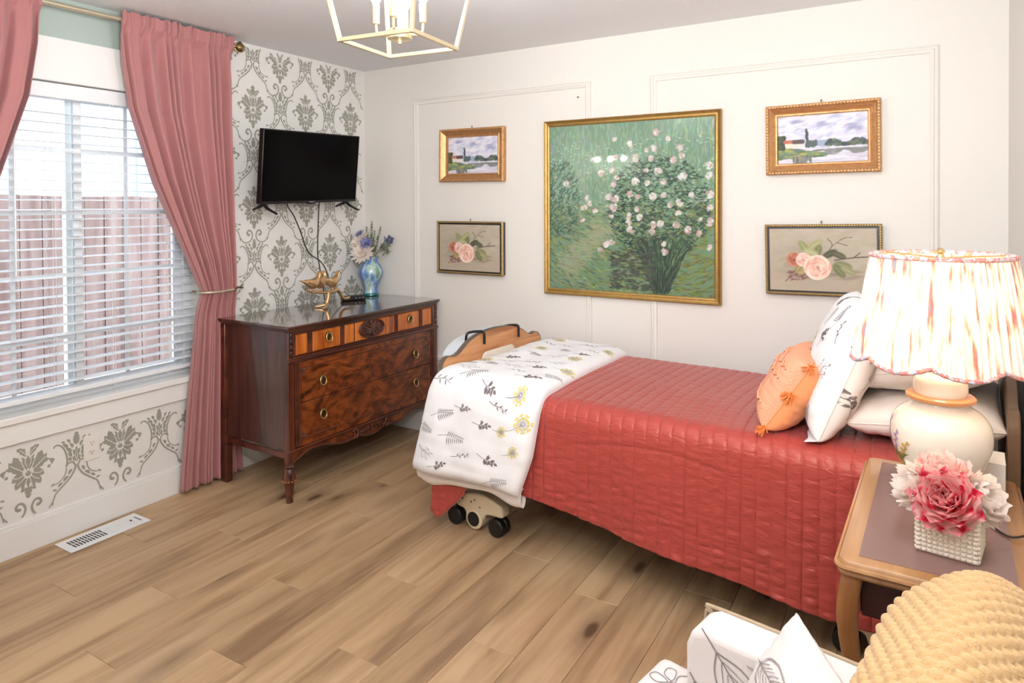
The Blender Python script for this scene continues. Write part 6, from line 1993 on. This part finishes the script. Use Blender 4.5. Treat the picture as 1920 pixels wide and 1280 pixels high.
def leaf_sketch(x, y, ang, s):
    out = []
    L = lambda pts, w=0.0034: out.extend(place2(strip2([(a * s, b * s) for a, b in pts], w, w * 0.6), x, y, ang))
    L([(0, 0), (0.25, 0.20), (0.6, 0.24), (0.9, 0.10), (1.0, 0.0)]); L([(0, 0), (0.2, -0.16), (0.55, -0.22), (0.85, -0.14), (1.0, 0.0)]); L([(-0.25, -0.02), (0, 0), (0.4, 0.03), (0.75, 0.0), (0.95, 0.0)])
    L([(0.9, 0.1), (1.02, 0.10), (1.04, 0.0), (0.94, -0.04)])
    for k in range(7):
        t = 0.1 + 0.115 * k
        L([(t, 0.02), (t + 0.12, 0.09), (t + 0.24, 0.15)], 0.002); L([(t, 0.0), (t + 0.13, -0.08), (t + 0.22, -0.13)], 0.002)
    return out


def flower_sketch(x, y, s):
    out = []
    for k in range(6):
        a = k * PI / 3
        out += place2(strip2([(0.15 * s, 0), (0.55 * s, 0.28 * s), (0.95 * s, 0.12 * s), (0.85 * s, -0.2 * s), (0.4 * s, -0.15 * s), (0.15 * s, 0)], 0.0022), x, y, a)
    out += disc2((x, y), 0.14 * s)
    return out


Sa = lambda a, b: np.stack([a, np.full_like(a, 0.2349), b], -1)
pr = [(leaf_sketch(-0.268, 0.600, -0.95, 0.19), 0), (flower_sketch(-0.110, 0.500, 0.036), 0), (leaf_sketch(-0.06, 0.52, -0.7, 0.13), 1), (flower_sketch(0.02, 0.560, 0.034), 0), (leaf_sketch(-0.315, 0.520, -1.0, 0.07), 0), (leaf_sketch(0.07, 0.59, -2.4, 0.11), 1), (flower_sketch(-0.06, 0.605, 0.018), 1), (leaf_sketch(-0.19, 0.60, -0.2, 0.06), 1)]
lay(pr, Sa, 0.0008).build('sketch_print', [M_sketch, M_sketch2], chair, fix=False)['kind'] = 'stuff'
Ss = lambda a, b: np.stack([a, b, np.full_like(a, 0.5002)], -1)
pr = [(flower_sketch(-0.36, 0.22, 0.05), 0), (leaf_sketch(-0.33, 0.10, 1.2, 0.12), 0), (flower_sketch(-0.26, 0.10, 0.045), 0), (leaf_sketch(-0.24, 0.2, 0.3, 0.11), 1), (leaf_sketch(-0.38, 0.0, 0.4, 0.12), 0), (flower_sketch(-0.2, -0.08, 0.05), 0), (leaf_sketch(-0.35, -0.2, 0.9, 0.14), 0)]
lay(pr, Ss, 0.0008).build('sketch_print', [M_sketch, M_sketch2], chair, fix=False)['kind'] = 'stuff'
Sf = lambda a, b: np.stack([np.full_like(a, -0.3382), a, b], -1)
lay([(leaf_sketch(0.285, 0.40, 1.6, 0.13), 0), (leaf_sketch(0.27, 0.36, -1.4, 0.12), 0)], Sf, -0.0012).build('sketch_print', [M_sketch, M_sketch2], chair, fix=False)['kind'] = 'stuff'

Sc2 = pillow_fn(0.30, 0.26, 0.12, 0.04, 91)
cp = pillow('throw_pillow', 'small white sketch-print pillow on the armchair against its back', 'pillow', Sc2, M_fabric, M_fabric)
X, Y, Z = lean_basis(math.radians(28), math.radians(30)); place_basis(cp, (3.150, -2.350, 0.598), X, Y, Z)
lay([(leaf_sketch(0.02, -0.09, 0.9, 0.14), 0), (leaf_sketch(0.11, 0.09, -2.1, 0.13), 1), (leaf_sketch(-0.10, 0.04, 0.1, 0.12), 0), (leaf_sketch(0.10, -0.10, 1.5, 0.11), 0), (flower_sketch(0.10, 0.06, 0.035), 0), (flower_sketch(0.03, 0.0, 0.03), 0)], lambda a, b: Sc2(np.clip(a / 0.15, -0.95, 0.95), np.clip(b / 0.13, -0.95, 0.95), 1.0), 0.0016).build('sketch_print', [M_sketch, M_sketch2], cp, fix=False)['kind'] = 'stuff'

# chunky knitted throw over the chair back
NU_, NV_ = 330, 330
uu, vv = np.meshgrid(np.linspace(-1, 1, NU_), np.linspace(0, 1, NV_), indexing='ij')
cross = smoothpath([(0.118, 0.50), (0.122, 0.62), (0.130, 0.76), (0.150, 0.88), (0.190, 0.930), (0.245, 0.962), (0.300, 0.935), (0.335, 0.87), (0.350, 0.74), (0.356, 0.55), (0.358, 0.34)], NV_)
d = np.gradient(cross, axis=0); d /= np.linalg.norm(d, axis=1)[:, None]
nx_, nz_ = -d[:, 1], d[:, 0]
al = np.r_[0, np.cumsum(np.linalg.norm(np.diff(cross, axis=0), axis=1))]
dome = 1 - 0.20 * np.abs(uu) ** 2.6
yy = 0.345 * uu
xx = cross[:, 0][None, :] * 1 + 0.0 * uu
bulge = 0.0 * uu
zz = 0.30 + (cross[:, 1][None, :] - 0.30) * dome
xx = 0.235 + (xx - 0.235) * (1.0 - 0.25 * np.abs(uu) ** 4)
rowp = yy / 0.0165 + 0.35 * np.sin(al[None, :] * 9); colp = al[None, :] / 0.0170
kn = np.abs(np.sin(PI * rowp)) ** 0.6 * (0.45 + 0.55 * np.abs(np.sin(PI * (colp + 0.5 * (np.floor(rowp) % 2)))) ** 0.9)
D = 0.0095 * kn + 0.006 * wobble(uu * 5, vv * 6, 81)
xx = xx - 0.050 - 0.02 * np.cos(uu * PI / 2)
P = np.stack([xx + nx_[None, :] * D, yy, zz + nz_[None, :] * D], -1)
thr = thing('knit_throw', 'chunky tan knitted throw draped over the armchair back', 'blanket', (3.195, -2.49, 0), math.radians(-12))
to = npmesh('knit_cloth', P, M_throw, thr, flip=True)
sd = to.modifiers.new('thick', 'SOLIDIFY'); sd.thickness = 0.008; sd.offset = -1
for j in (0, NV_ - 1):
    MB().tube([tuple(P[i, j]) for i in range(0, NU_, 4)], 0.0075, 7).build('hem', M_throw, thr, smooth=60)

# ================================================================== BEHIND THE CAMERA (seen in the picture glass)
mir = thing('arched_mirror', 'gold framed arched mirror on the wall behind the viewpoint', 'mirror', (0.34, YS, 1.25))
arch = [(-0.24, -0.35), (0.24, -0.35)] + [(0.24 * math.cos(t), 0.36 + 0.24 * math.sin(t)) for t in np.linspace(0, PI, 20)]
MB().prism(arch, 0.004, 0.010, 'y').build('mirror_pane', M_mirror, mir)
MB().tube([(a, 0.012, b) for a, b in arch], 0.011, 8, closed=True).build('mirror_frame', M_gilt, mir, smooth=60)
van = thing('vanity_light', 'black three bulb vanity light above the arched mirror', 'wall light', (0.34, YS, 2.09))
MB().b2(-0.20, 0.20, 0.05, 0.066, -0.008, 0.008).b2(-0.07, 0.07, 0.0, 0.02, -0.05, 0.05).b2(-0.008, 0.008, 0.02, 0.05, -0.008, 0.008).build('light_bar', M_black, van)
for xx_ in (-0.16, 0, 0.16):
    MB().lathe([(0.016, -0.03), (0.016, -0.008)], (xx_, 0.058, 0), 14).build('socket', M_brass, van)
    MB().sphere((xx_, 0.058, -0.062), 0.034, 14, 10).build('bulb', M_vbulb, van, smooth=60)
